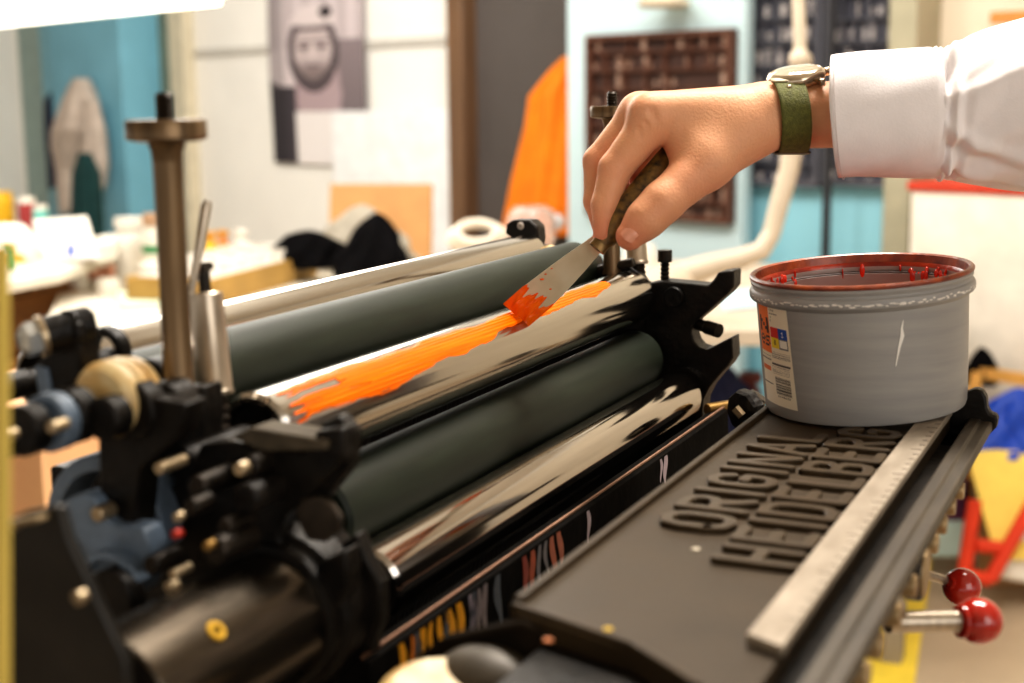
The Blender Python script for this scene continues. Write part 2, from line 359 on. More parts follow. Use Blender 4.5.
prismY('frame_leg', [(8, 520), (24, 512), (58, 506), (68, 540), (100, 610), (124, 660), (130, 760), (0, 760), (2, 600)], .405, .005, mat('sheen_black', (30, 28, 25), .34, .2, .6, 25, bump=.2, bscale=120), bev=.001)
rodX('frame_bolt', (76, 599), .397, 84, 7.5, bolt_m)
rodX('frame_bolt', (12, 527), .397, 18, 4, bolt_m)
prismY('frame_ledge', [(0, 523), (36, 517), (38, 522), (0, 529)], .395, .006, mat('tan_ledge', (136, 116, 84), .5, .3, .2, 60), bev=.0004)
# big oiled shaft with oil hole
osteel = mat('oiled_steel', (84, 76, 66), .25, .9, .25, 60, stretch=(5, .6, 5))
bs = rodX('main_shaft', (108, 712), .425, 286, 80, osteel, n=96); shx, shr, LL = o_dim[bs.name]
b = B(); b.lathe([(.0005, -.0008), (shr*.9, -.0008), (shr*.9, .001), (.0005, .001)], shx, Uy, 64); b.obj('shaft_end', black, bs)
b = B(); b.lathe([(shr*.9, LL-.016), (shr*1.10, LL-.014), (shr*1.13, LL-.010), (shr*1.10, LL-.006), (shr*1.22, LL-.004), (shr*1.26, LL+.012), (.001, LL+.012)], shx, Uy, 64); b.obj('shaft_flange', black, bs)
def on_shaft(px, py):
    d = ray(px, py); ox, oz = CAM[0]-shx[0], CAM[2]-shx[2]; a = d[0]**2+d[2]**2; bb = ox*d[0]+oz*d[2]; c = ox*ox+oz*oz-shr**2
    q = bb*bb-a*c; return CAM+d*((-bb-math.sqrt(max(q, 0)))/a)
oc = on_shaft(216, 631); on = nrm((oc[0]-shx[0], 0, oc[2]-shx[2]))
b = B(); b.lathe([(.0020, .0003), (.0024, .0012), (.0042, .0012), (.0047, .0001)], oc, on, 28); b.obj('oil_hole_ring', simple('yellow_paint', (216, 168, 24), .45), bs)
b = B(); b.lathe([(.0005, .0006), (.0024, .0006), (.0024, .0002)], oc, on, 20); b.obj('oil_hole', dark_m, bs)
# dark machine body and side plate
prismY('side_plate', [(120, 470), (200, 445), (300, 500), (340, 545), (358, 600), (368, 760), (60, 760), (80, 600), (110, 520)], .574, .012, black)
b = B(); b.box((-.62, .90, CZ-.50), (.72, .70, .22)); b.box((-.60, .88, (CZ-.62)/2), (.66, .80, CZ-.62)); b.obj('press_body', black, press, bevel=.01)
# assorted bolts and pins on the near bracket
for p, Y, xe, r, m in [((158, 469), .50, 184, 6.5, bolt_m), ((238, 470), .51, 246, 7, bolt_m), ((248, 468), .53, 268, 12, blackm), ((172, 575), .49, 190, 5, bolt_m), ((168, 588), .48, 176, 6, bolt_m),
                        ((190, 508), .50, 210, 9, blackm), ((214, 552), .50, 250, 15, blackm), ((206, 547), .495, 214, 5, brass), ((224, 528), .51, 252, 9, blackm), ((176, 518), .488, 182, 5, bolt_m), ((150, 566), .49, 176, 10, blackm), ((196, 488), .515, 240, 12, blackm), ((244, 500), .52, 290, 16, black)]:
    rodX('machine_bolt', p, Y, xe, r, m)
rodX('red_knob', (174, 535), .49, 181, 4.5, simple('red_paint', (190, 50, 28), .5), label='small red knob')
prismY('bearing_cap', [(294, 512), (302, 499), (318, 497), (331, 504), (341, 518), (339, 532), (324, 543), (306, 540)], .545, .004, mat('worn_cap', (70, 62, 54), .42, .5, .4, 80, bump=.2))
prismY('bracket_arm', [(322, 424), (338, 416), (352, 432), (349, 468), (324, 500), (296, 508), (306, 470)], .552, .010, black)
prismY('lower_arm', [(330, 552), (356, 534), (366, 560), (380, 584), (380, 620), (360, 690), (320, 690)], .566, .010, black)
b = B(); b.box((-.525, .86, CZ-.35), (.07, .54, .30)); b.obj('dark_backing', black, press, bevel=.002)  # added dark box, blocks the bright view between the rollers
# --- inky doctor blade
X6 = -.372*S
yy0, yy1 = .56, 1.17
b = B(); zt = CZ+X6*math.tan(math.radians(37.9)); 
b.prism([(X6, yy0, zt), (X6+.004, yy0, zt-.002), (X6+.006, yy0, zt-.05), (X6-.02, yy0, zt-.055), (X6-.012, yy0, zt-.004)], (0, yy1-yy0, 0))
bl_m = mat('inky_blade', (17, 15, 13), .8, .0, .5, 60, bump=.3, bscale=150, spec=.05); bl = b.obj('fountain_blade', bl_m, press, bevel=.0006)
b = B(); b.box((X6+.0005, (yy0+yy1)/2, zt+.0006), (.0016, yy1-yy0, .0014)); b.obj('blade_edge', mat('blade_edge_steel', (150, 116, 96), .5, .5, .2, 80), bl)
for (cols, ys, n, zmx) in [([(214, 150, 30), (190, 110, 30)], (.585, .66), 7, .03), ([(150, 140, 150), (120, 110, 112)], (.665, .69), 3, .032), ([(130, 40, 34), (150, 60, 30), (90, 90, 100)], (.735, .80), 6, .028), ([(172, 156, 172)], (.84, .845), 1, .026), ([(172, 156, 172)], (.985, 1.005), 2, .02), ([(70, 80, 90)], (.59, .72), 4, .03)]:
    for i in range(n):
        y = ys[0]+(ys[1]-ys[0])*(i+.5)/n; w = random.uniform(.0022, .0044); b = B(); L = zmx*random.uniform(.75, 1.2)
        K = 10; vs = []
        for k in range(K+1):
            q = k/K; ww = w*(.5+.7*math.sin(math.pi*min(1, q*1.0+.15)))*(1 if k < K else .3); off = .002*math.sin(q*5+i)
            for sgn in (-1, 1): vs.append((X6+.0045+.0021*q*L/.05, y+off+sgn*ww, zt-.003-q*L))
        b.add(vs, [(2*k, 2*k+1, 2*k+3, 2*k+2) for k in range(K)])
        c = random.choice(cols); b.obj('ink_smear', mat('ink_smear_%d_%d_%d' % c, c, .3, 0, .2, 200), bl, label='dried ink smear in colour')

# --- ink fountain cover with the raised words
ZP = CZ-.24*S
def PZ(px, py, dz=0): return P(px, py, Z=ZP+dz)
XL = -.276*S; XR = -.142*S; YN0, YF = .541, 1.075
nearL = (XL, .541); corner = PZ(700, 686)
outl = [(XL, .541), (XL+.006, .536), (-.189, .517), (-.150, .487), (XR, .470), (XR, YF), (XL, YF)]
b = B(); b.prism([(x, y, ZP) for x, y in outl], (0, 0, -.011)); cov = b.obj('ink_fountain_cover', cover_m, press, bevel=.0012)
b = B()
def wall_strip(pts, w, h):
    for (x0, y0), (x1, y1) in zip(pts[:-1], pts[1:]):
        d = nrm((x1-x0, y1-y0, 0)); nn = np.array((-d[1], d[0], 0))*w
        a = np.array((x0, y0, ZP-.002)); c = np.array((x1, y1, ZP-.002)); b.prism([a, c, c+nn, a+nn], (0, 0, h+.002))
wall_strip([(XL+.0045, YF), (XL+.0045, .545)][::-1], .0045, .0035)
wall_strip([(XL+.002, .543), (-.187, .520), (-.150, .491)], -.0035, .0022)
b.obj('cover_rim', cover_m, cov, bevel=.0008)
# letters as strokes in a unit box (x along the word, y up)
LET = {'O': [[(.2, .28), (.2, .72), (.28, .92), (.5, 1), (.72, .92), (.8, .72), (.8, .28), (.72, .08), (.5, 0), (.28, .08), (.2, .28)]],
       'R': [[(.2, 0), (.2, 1), (.55, 1), (.75, .92), (.8, .76), (.75, .6), (.55, .5), (.2, .5)], [(.5, .5), (.82, 0)]],
       'I': [[(.5, 0), (.5, 1)]],
       'G': [[(.8, .74), (.72, .92), (.5, 1), (.28, .92), (.2, .72), (.2, .28), (.28, .08), (.5, 0), (.72, .08), (.8, .28), (.8, .48), (.55, .48)]],
       'N': [[(.18, 0), (.18, 1), (.82, 0), (.82, 1)]], 'A': [[(.15, 0), (.5, 1), (.85, 0)], [(.28, .32), (.72, .32)]],
       'L': [[(.25, 1), (.25, 0), (.82, 0)]], 'H': [[(.2, 0), (.2, 1)], [(.8, 0), (.8, 1)], [(.2, .5), (.8, .5)]],
       'E': [[(.8, 1), (.22, 1), (.22, 0), (.8, 0)], [(.22, .5), (.72, .5)]],
       'D': [[(.2, 0), (.2, 1), (.52, 1), (.74, .9), (.8, .7), (.8, .3), (.74, .1), (.52, 0), (.2, 0)]],
       'B': [[(.2, 0), (.2, 1), (.55, 1), (.76, .9), (.78, .68), (.6, .52), (.2, .52)], [(.6, .52), (.8, .42), (.82, .2), (.74, .05), (.55, 0), (.2, 0)]]}
def words(word, x_base, x_top, ys, ye, parent):
    b = B(); n = len(word); wts = [.55 if ch == 'I' else 1. for ch in word]; tot = sum(wts); y = ys; sw = .0034; jit = 0
    for ch, wt in zip(word, wts):
        cw = (ye-ys)*wt/tot; cwu = cw*.98 if ch != 'I' else cw
        for st in LET[ch]:
            pts = [(x_base+(x_top-x_base)*(py*(1-.10)+.05), y+cw*.5+((px-.5)*1.02)*cwu) for px, py in st]
            for (ax, ay), (cx_, cy_) in zip(pts[:-1], pts[1:]):
                d = np.array((cx_-ax, cy_-ay)); L = np.linalg.norm(d); d /= L; nn = np.array((-d[1], d[0])); a0 = math.atan2(d[1], d[0]); poly = []
                for k in range(9): t = a0-math.pi/2+math.pi*k/8; poly.append((cx_+sw*math.cos(t), cy_+sw*math.sin(t)))
                for k in range(9): t = a0+math.pi/2+math.pi*k/8; poly.append((ax+sw*math.cos(t), ay+sw*math.sin(t)))
                jit += 1; b.prism([(p[0], p[1], ZP-.001) for p in poly], (0, 0, .0045+.000012*(jit % 9)))
        y += cw
    return b.obj('raised_lettering', letter_m, parent, smooth=30, bevel=.0006, seg=1)
words('ORIGINAL', -.1945, -.2335, .672, .905, cov)
words('HEIDELBERG', -.1500, -.1895, .628, .932, cov)
for px, py, c in [(608, 629, (205, 170, 40)), (696, 549, (200, 190, 170)), (548, 640, (190, 110, 50))]:
    p = PZ(px, py, .0004); b = B(); b.lathe([(.0003, .0006), (.0016, .0005), (.0022, 0)], p, Uz, 14); b.obj('paint_speck', mat('speck%d' % c[0], c, .4), cov)
# groove and side rail
XR2 = -.128*S
b = B(); b.box((-.126, .68, ZP-.019), (.024, .78, .014)); b.obj('rail_bed', dark_m, press)
prof = [(-.1185, ZP-.010), (-.1185, ZP-.001), (-.1175, ZP), (-.1110, ZP), (-.1100, ZP-.0015), (-.1035, ZP-.0015), (-.1025, ZP-.003), (-.1025, ZP-.0075), (-.112, ZP-.010)]
b = B(); b.prism([(x, .30, z) for x, z in prof], (0, YF-.30-.055, 0)); rail = b.obj('side_rail', rail_m, press, bevel=.0007)
# black end saddle of the rail
ES = [(940, 420), (954, 398), (968, 392), (975, 389), (982, 391), (986, 398), (987, 408), (990, 414), (996, 416), (997.5, 420), (996, 428), (988, 436), (978, 438), (968, 434), (952, 440)]
ys = 1.0
b = B(); b.prism([P(x, y, Y=ys) for x, y in ES], (0, .012, 0)); b.obj('rail_end_saddle', black, press, bevel=.0015)
# knurled adjusting screws below the rail
scr = [(960, 487, 10), (951, 503, 10), (942, 521, 11), (933, 540, 12), (911, 582, 13), (895, 611, 14), (876, 641, 16), (862, 672, 17), (845, 706, 18)]
first = None
for px, py, h in scr:
    c = P(px-3, py+3, Z=ZP-.0165); r = h*pix(c)[2]/F*.92; b = B(); pr = [(.0005, -.006), (r*.9, -.006), (r, -.005), (r, .003), (r*.88, .0042), (.0005, .0042)]
    b.lathe(pr, c, Ux, 28); b.obj('adjusting_screw', mat('pale_brass', (150, 128, 94), .4, .6, .2, 150), press)
c = P(918, 572, Z=ZP-.022); b = B(); b.lathe([(.0005, -.006), (.0140, -.006), (.0148, -.004), (.0148, .002), (.0138, .0035), (.0005, .0035)], c, Ux, 40); lk = b.obj('lock_wheel', blackm, press)
b = B(); b.lathe([(.0005, .003), (.0130, .003), (.0125, .0046), (.0005, .0046)], c, Ux, 40); b.obj('wheel_face', MATS['pale_brass'], lk)
# levers with red balls
def lever(p0, p1, pc, D0, D1, rr, rb):
    a = P(*p0, D=D0); e = P(*p1, D=D1); b = B(); b.tube([a, e], [rr, rr], 28); o = b.obj('control_lever', steel, press)
    c = P(*pc, D=D1); b = B(); b.ball(c, rb, 40); b.lathe([(rr*1.05, -rb*1.02), (rr*1.5, -rb*.94), (rr*1.6, -rb*.8)], c, nrm(e-a), 28); b.obj('lever_knob', red_ball, o, label='glossy dark red ball knob')
lever((888, 622), (962, 620.5), (979, 621), .745, .755, .0058, .0124)
lever((915, 571), (950, 582), (962, 587), .88, .895, .0030, .0120)
# under-rail body
b = B(); b.prism([(x, .3, z) for x, z in [(-.235, ZP-.011), (-.122, ZP-.0105), (-.135, ZP-.024), (-.185, ZP-.05), (-.205, ZP-.12), (-.235, ZP-.16)]], (0, .66, 0)); b.obj('fountain_trough', black, press, bevel=.002)
# bits beyond the cover: nut and rod
rod('feed_rod', (707, 410), (742, 404), 1.16, 1.19, .0055, brass)
nt_ = P(741, 413, Y=1.13); b = B(); b.lathe([(.0005, 0), (.0175, 0), (.019, .003), (.019, .010), (.017, .013), (.0005, .013)], nt_, nrm((.5, .8, .1)), 9); b.obj('wing_nut', black, press, smooth=20)
b = B(); b.box(P(754, 403, Y=1.14), (.016, .014, .016), Matrix.Rotation(.5, 3, 'Y')); b.obj('square_shaft', blackm, press, bevel=.001)
b = B(); b.tube([P(735, 408, Y=1.12), P(742, 416, Y=1.12)], .004, 6); b.obj('set_screw', bolt_m, press)
# far end bearing block of slim roller and dark linkage behind the inked roller
fb = prismY('bearing_block', [(506, 224), (512, 220), (529, 220), (537, 227), (538, 240), (534, 256), (520, 259), (514, 248), (512, 238), (505, 234)], 1.205, .02, black, bev=.002)
rodU('block_hole', (520, 226), 1.2035, .003, .0036, simple('pale_grey', (170, 160, 150), .5), fb)
rodU('roller_cap', (547, 257), 1.178, .012, .010, cream_m, r2)
prismY('far_linkage', [(576, 282), (586, 270), (604, 262), (626, 264), (640, 274), (648, 286), (640, 330), (600, 330)], 1.176, .012, black, bev=.001)
rod('far_link_rod', (598, 270), (634, 262), 1.17, 1.17, .004, blackm)
# bottom foreground: cream wheel and grey domed cap
c = P(448, 716, D=.60); b = B(); b.lathe([(.0005, .010), (.026, .010), (.031, .006), (.033, -.002), (.031, -.010), (.0005, -.010)], c, nrm((.25, -.2, 1)), 48); b.obj('hand_wheel', cream_m, press)
c = P(488, 690, D=.62); b = B(); b.ball(c, .021, 32, (1.3, 1, .95)); b.obj('domed_cap', mat('grey_cap', (70, 62, 50), .5, .1, .25, 60), press)
prismY('trough_end', [(395, 672), (440, 640), (520, 622), (600, 650), (690, 690), (690, 760), (395, 760)], .53, .01, mat('trough_dark', (30, 24, 17), .8, 0, .4, 60, bump=.3, spec=.04), bev=.002)

# ================================================================== STEEL RULER
b = B(); rl0 = PZ(746, 645, .005); rl1 = PZ(781, 664, .005)
zr = ZP+.0005; XA, XB = -.1462, -.1292; 
b.prism([(XA, .537, zr), (XB, .529, zr), (XB, 1.02, zr), (XA, 1.02, zr)], (0, 0, .0052)); rul = b.obj('steel_rule', ruler_m, bevel=.0008)
tag(rul, 'long pale metal strip lying along the right edge of the lettered cover', 'ruler')
b = B()
for i in range(36):
    y = .56+i*.0125; L = .0065 if i % 5 == 0 else .0035
    b.box((XB-.0006-L/2, y, zr+.00535), (L, .0004, .0003))
b.obj('ruler_marks', simple('etched_grey', (120, 112, 104), .6), rul)

# ================================================================== INK CAN
tilt = math.radians(4.0); lean = math.radians(1.0)
ax_ = nrm(Uz); c_bot_px = (866.5, 402)
right_ = nrm(R@np.array((1, 0, 0))-Uz*0); fwd_ = nrm(np.cross(Uz, right_)); right_ = nrm(np.cross(fwd_, Uz))
AX = nrm(Uz*math.cos(tilt)-right_*math.sin(tilt)-fwd_*math.sin(lean))
CB = P(864.8, 403, D=1.005)
CR = nrm(right_-AX*np.dot(right_, AX)); CF = np.cross(AX, CR)
HC = .0965; RB, RT = .0693, .0726
can = thing('ink_can', 'round grey ink can with a rusty red rim standing on the lettered cover', 'can', CB)
b = B()
def wall_r(h): return RB+(RT-RB)*h/HC
prof = [(.0005, .004), (RB-.006, .004), (RB-.004, .0), (RB-.001, .001), (RB, .004)]+[(wall_r(h), h) for h in (.02, .04, .06, .0775)]+[(RT+.0005, .0790), (RT+.0028, .0800), (RT+.0038, .0815), (RT+.0038, .0850), (RT+.0030, .0865), (RT+.0014, .0872), (RT+.0014, .0890), (RT+.0024, .0900), (RT+.0028, .0915), (RT+.0020, .0930)]
b.lathe(prof, CB, AX, 128); b.obj('can_body', can_m, can)
b = B(); prof = [(RT+.0008, .0925), (RT+.0022, .0930), (RT+.0034, .0940), (RT+.0034, .0952), (RT+.0024, .0962), (RT+.0008, .0964), (RT-.0008, .0955), (RT-.0016, .0915), (RT-.0022, .0885), (RT-.0012, .0885)]
b.lathe(prof, CB, AX, 128); b.obj('can_rim', rust_red, can)
b = B(); b.lathe([(RT-.0020, .0900), (RT-.0034, .0880), (RT-.0035, .0845), (RT-.0030, .0845), (RT-.0016, .0900)], CB, AX, 128); b.obj('rim_coating', mat('dark_red_coating', (120, 34, 18), .3, 0, .4, 50, second=(176, 58, 26), coat=.2, bump=.4, bscale=120), can)
b = B(); b.lathe([(RT-.0022, .0895), (RT-.0036, .0865), (RT-.0036, .083), (RT-.006, .082), (RT-.007, .066), (RT-.009, .03), (.0005, .03)], CB, AX, 96); inn = b.obj('can_inside', can_in, can)
b = B(); b.lathe([(RT-.0034, .0838), (RT-.0055, .0830), (RT-.0058, .0820), (RT-.0036, .0822)], CB, AX, 96); b.obj('inner_ridge', simple('ridge_dark', (70, 52, 46), .4), inn)
def can_pt(ang, h, off=0, rr=None):
    r = (rr if rr is not None else wall_r(h))+off; return CB+AX*h+r*(math.cos(ang)*CR+math.sin(ang)*CF)
# red drips and clots inside the rim
b = B()
for k in range(44):
    ang = random.choice([random.uniform(.2, 1.9), random.uniform(.0, 1.2), random.uniform(2.0, 2.9)]); h0 = .0890-random.uniform(0, .006); L = random.uniform(.003, .011); w = random.uniform(.012, .075)
    b.ball(can_pt(ang, h0-L/2, -.0035-.25*L, RT), 1, 12, (.0012, w*RT*.45, L*.55), np.array([math.cos(ang)*CR+math.sin(ang)*CF, -math.sin(ang)*CR+math.cos(ang)*CF, AX]).T)
b.obj('ink_clots', red_ink, inn, kind='stuff')
b = B(); b.lathe([(RT-.0068, .0330), (RT*.5, .0345), (.0005, .034)], CB, AX, 64); b.obj('ink_surface', red_ink, inn)
# white scuffs on the bead and scratch on the side
b = B(); 
for k in range(70):
    ang = -math.pi*.97+math.pi*.9*k/70+random.uniform(-.02, .02); b.ball(can_pt(ang, .0835+random.uniform(-.0012, .0010), .0036, RT), 1, 8, (.0004, random.uniform(.0015, .0032), random.uniform(.0004, .0009)), np.array([math.cos(ang)*CR+math.sin(ang)*CF, -math.sin(ang)*CR+math.cos(ang)*CF, AX]).T)
b.obj('scuffed_band', simple('white_scuff', (222, 216, 208), .6), can)
def side_pt(px, py, off=.0003):
    best = None; d = nrm(ray(px, py)); t = .85
    for _ in range(400):
        p = CAM+d*t-CB; h = np.dot(p, AX); q = p-AX*h
        if np.linalg.norm(q) < wall_r(h): break
        t += .0005
    return math.atan2(np.dot(q, CF), np.dot(q, CR)), h
b = B(); pts = [(903, 320), (901.5, 328), (902, 336), (899, 347), (895.5, 366)]; wd = [.0002, .0007, .0014, .0009, .0003]; vs = []
for (px, py), w in zip(pts, wd):
    a, h = side_pt(px, py)
    for sg in (-1, 1): vs.append(can_pt(a+sg*w/RT, h, .00035))
b.add(vs, [(2*i, 2*i+1, 2*i+3, 2*i+2) for i in range(4)]); b.obj('scratch', simple('white_scratch', (240, 236, 228), .6), can)
# --- printed label, painted cell by cell on a curved sheet
a0, h0 = side_pt(761, 300); aR, hR = side_pt(786, 306); aRb, hRb = side_pt(798.5, 411); aLb, hLb = side_pt(774, 396); a0, aLb = [q-2*math.pi if q > 1.5 else q for q in (a0, aLb)]; a0 -= .10; aLb -= .06
FONT5 = {'N': ['10001', '11001', '10101', '10011', '10001'], 'e': ['01110', '10001', '11111', '10000', '01110'], 's': ['01111', '10000', '01110', '00001', '11110'], '1': ['00100', '01100', '00100', '00100', '01110']}
def label_color(s, t):
    """s 0..1 left to right, t 0..1 top to bottom; the visible strip of the label"""
    c = (236, 226, 204)
    if s < .46 and t < .50:
        c = (238, 122, 36)
        for ch, x0, y0, w, h in [('N', .06, .16, .36, .15), ('e', .06, .335, .16, .10), ('s', .25, .335, .18, .10)]:
            if x0 <= s < x0+w and y0 <= t < y0+h and FONT5[ch][min(4, int((t-y0)/h*5))][min(4, int((s-x0)/w*5))] == '1': c = (40, 30, 26)
    if .50 < s < .76 and .04 < t < .20 and int(t*60) % 2 == 0 and (math.sin(s*140+int(t*60)*5) > -.3) and s < .62+.12*math.sin(int(t*60)*2.3): c = (150, 140, 128)
    if .48 <= s < .94 and .235 <= t < .435:
        qs = (s-.48)/.46; qt = (t-.235)/.20
        c = [[(214, 44, 34), (34, 82, 168)], [(240, 214, 46), (240, 236, 226)]][int(qt*2)][int(qs*2)]
        if qs > .5 and qt > .5 and (qs > .95 or qt > .93 or qs < .54 or qt < .56): c = (120, 120, 120)
        if .66 < qs < .86 and .12 < qt < .4 and FONT5['1'][min(4, int((qt-.12)/.28*5))][min(4, int((qs-.66)/.2*5))] == '1': c = (230, 230, 235)
        if .2 < qs < .32 and .6 < qt < .85: c = (150, 130, 40)
    if .46 < s < .96 and .465 < t < .535 and int(t*110) % 2 == 0 and math.sin(s*170+int(t*110)*3) > -.5: c = (130, 122, 112)
    if s < .40 and .53 < t < .60 and int(t*80) % 3 == 0: c = (150, 140, 128)
    if .02 < s < .36 and .635 < t < .68: c = (226, 116, 44)
    if s < .38 and .80 < t < .81: c = (70, 64, 60)
    if .42 < s < .95 and .585 < t < .605: c = (80, 74, 68)
    if .42 < s < .92 and .61 < t < .70 and int(t*120) % 2 == 0 and math.sin(s*190+int(t*120)*3) > -.2: c = (140, 132, 122)
    if .48 < s < .90 and .72 < t < .885:
        k = int(t*115*1.6); c = (44, 40, 38) if (k*7919 % 5) in (0, 1, 3) else c
    if .50 < s < .86 and .895 < t < .915 and math.sin(s*120) > 0: c = (90, 84, 78)
    return lin(c)
NS, NT = 90, 200; b = B(); cols = []; over = .30   # the label wraps on past the visible edge
vs = []
for j in range(NT+1):
    t = j/NT; tt = .06+.94*t
    aL_ = a0-.0+(aLb-a0)*t*.3; aR_ = aR+(aRb-aR)*t
    hh0 = hR; hh1 = hRb
    for i in range(NS+1):
        s = i/NS; a = aL_+(aR_-aL_)*s; h = (hR+.0015*(1-s))+(hRb-hR)*t
        vs.append(can_pt(a, h, .00035))
fs = []
for j in range(NT):
    for i in range(NS):
        fs.append((j*(NS+1)+i, j*(NS+1)+i+1, (j+1)*(NS+1)+i+1, (j+1)*(NS+1)+i)); cols.append(label_color((i+.5)/NS, (j+.5)/NT))
b.add(vs, fs); b.obj('can_label', vcol_mat('printed_label', .5), can, colors=cols, label='cream and orange printed label with hazard square and barcode')

# ================================================================== PUTTY KNIFE
ytip, ttip = cyl_hit(517, 316, 'R3'); x3, z3, r3_ = ROL['R3']
tipc = np.array((x3+(r3_+.0012)*math.cos(ttip), ytip, z3+(r3_+.0012)*math.sin(ttip)))
D_tip = pix(tipc)[2]; D_h = .985
def K(px, py, q): return P(px, py, D=D_tip+(D_h-D_tip)*q)
knife = thing('putty_knife', 'putty knife with an orange-tipped pale blade held against the inked roller', 'putty knife', tipc)
NK = 14; b = B(); vs = []
Lp = [(504.8, 303), (526, 284.5), (560, 259), (590, 238), (600, 228)]; Rp = [(530, 324.5), (557, 301.5), (585, 271), (601, 252), (607, 240)]
kd = nrm(np.cross(P(*Lp[0], D=D_tip)-P(*Rp[0], D=D_tip), P(600, 235, D=D_h)-tipc)); kd = kd if np.dot(kd, R[:, 2]) < 0 else -kd
def lerp_poly(pl, t):
    k = t*(len(pl)-1); i = min(int(k), len(pl)-2); w = k-i; return pl[i][0]*(1-w)+pl[i+1][0]*w, pl[i][1]*(1-w)+pl[i+1][1]*w
def blade_pt(t, s, off=0):
    l = lerp_poly(Lp, t); r = lerp_poly(Rp, t); return K(l[0]+(r[0]-l[0])*s, l[1]+(r[1]-l[1])*s, t)+kd*off
b.grid(lambda s, t: blade_pt(t, s, .0004), 8, NK); b.grid(lambda s, t: blade_pt(t, s, -.0004), 8, NK)
n1 = 8*NK
edge_ids = [i for i in range(8)]+[j*8+7 for j in range(1, NK)]+[(NK-1)*8+i for i in range(6, -1, -1)]+[j*8 for j in range(NK-2, 0, -1)]
for a, c in zip(edge_ids, edge_ids[1:]+edge_ids[:1]): b.f.append((a, c, c+n1, a+n1)); b.mi.append(0)
bl = b.obj('blade', blade_m, knife)
b = B(); ph = rng.uniform(0, 6, 8)
def tmax(s): return .215+.03*math.sin(s*11+ph[0])+.03*math.sin(s*23+ph[1])+.02*math.sin(s*47)-.02*s
b.grid(lambda s, w: blade_pt(-.015+(tmax(s)+.015)*w, s*1.04-.02, .0005+.0016*math.sin(math.pi*min(max(w*.95+.04, 0), 1))**.6*(.6+.4*math.sin(s*15+w*9))*(min(1, 6*min(s, 1-s)+.1))), 46, 30)
b.obj('ink_blob', ink_thick, bl, smooth=80, label='wet orange ink on the blade tip')
b = B()
for (q, s, rr) in [(.33, .18, .0016), (.37, .12, .001), (.42, .10, .0008), (.30, .6, .001)]: b.ball(blade_pt(q, s, .0004), rr, 10, (1, 1, .5))
b.obj('ink_flecks', ink_thick, bl)
# handle
h0p = K(600, 245, 1); h1p = P(634, 204, D=.990); h2p = P(668, 164, D=1.002); h3p = P(690, 137, D=1.012)
b = B(); wv = nrm(np.cross(h2p-h0p, kd))
b.tube([h0p, h0p+(h1p-h0p)*.12, h0p+(h1p-h0p)*.4, h1p, h2p, h3p], [.0050, .0072, .0096, .0108, .0112, .0095], 20, sq=(.55, 1.0), ref=kd)
hd = b.obj('handle', wood_h, knife)
b = B(); b.tube([h0p-(h1p-h0p)*.10, h0p+(h1p-h0p)*.10], [.0062, .0062], 20, sq=(.5, 1), ref=kd); b.obj('ferrule', mat('worn_ferrule', (120, 96, 60), .4, .7, .3, 150), knife)
b = B()
for i in range(7):
    q = .25+i*.075; base = h0p+(h2p-h0p)*q+kd*.0062
    b.box(base+wv*.001*math.sin(i*2), (.0007, .0035+.001*(i % 2), .0002), np.array([nrm(h2p-h0p), wv, kd]).T)
b.obj('worn_gilt_print', simple('gilt', (196, 160, 80), .4), hd)

# ================================================================== HAND (one continuous surface from blended tapered limbs)
D0 = 1.0; PXM = D0/F
def hc(px, py, d): z = D0+d; return np.array(((px-512)*z/F, (py-341.5)*z/F, z))
hx = .0009
lo = hc(572, 70, 0)-np.array((0, 0, .085)); hi = hc(862, 262, 0)+np.array((0, 0, .085))
axs = [np.arange(lo[k], hi[k], hx) for k in range(3)]
GX, GY, GZ = np.meshgrid(*axs, indexing='ij', copy=False); GX = GX.astype(np.float32); GY = GY.astype(np.float32); GZ = GZ.astype(np.float32)
def cap(a, b, ra, rb, flat=1.0):
    a = hc(*a); b_ = hc(*b); ra *= PXM; rb *= PXM; ab = b_-a
    t = ((GX-a[0])*ab[0]+(GY-a[1])*ab[1]+(GZ-a[2])*ab[2])/np.dot(ab, ab); np.clip(t, 0, 1, out=t)
    dx = GX-a[0]-t*ab[0]; dy = GY-a[1]-t*ab[1]; dz = (GZ-a[2]-t*ab[2])*flat
    return np.sqrt(dx*dx+dy*dy+dz*dz)-(ra+(rb-ra)*t)
def smin(a, b_, k):
    h = np.clip(.5+.5*(b_-a)/k, 0, 1); return b_*(1-h)+a*h-k*h*(1-h)
def chain(pts, k=.003):
    f = None
    for p, q in zip(pts[:-1], pts[1:]):
        c = cap(p[:3], q[:3], p[3], q[3]); f = c if f is None else smin(f, c, k)
    return f
palm = cap((870, 113, .002), (772, 117, .002), 33, 31, .88)
for p in [cap((766, 114, -.004), (650, 114, -.012), 27, 21), cap((768, 113, .006), (640, 113, .008), 25, 20), cap((780, 117, .018), (645, 122, .027), 23, 17), cap((776, 121, .026), (657, 132, .044), 20, 14), cap((735, 128, -.006), (690, 138, -.006), 27, 26)]:
    palm = smin(palm, p, .010)
thumb = chain([(748, 136, -.008, 22), (706, 163, -.017, 25), (662, 203, -.030, 18.5), (646, 219, -.031, 17), (630, 236, -.030, 13.2)], .007)
palm = smin(palm, thumb, .017)
fing = [chain([(655, 118, -.010, 21), (615, 169, -.006, 16.5), (605, 205, -.008, 13.6), (603, 236, -.012, 9.8)]),
        chain([(640, 115, .009, 20), (598, 161, .014, 14.8), (596, 201, .010, 12.2), (603, 233, .004, 9.2)]),
        chain([(645, 124, .027, 16), (612, 168, .030, 12.5), (622, 200, .020, 11), (632, 208, .012, 9)]),
        chain([(658, 135, .044, 13.5), (634, 172, .042, 10.5), (641, 192, .028, 9), (648, 196, .020, 8)])]
tot = None
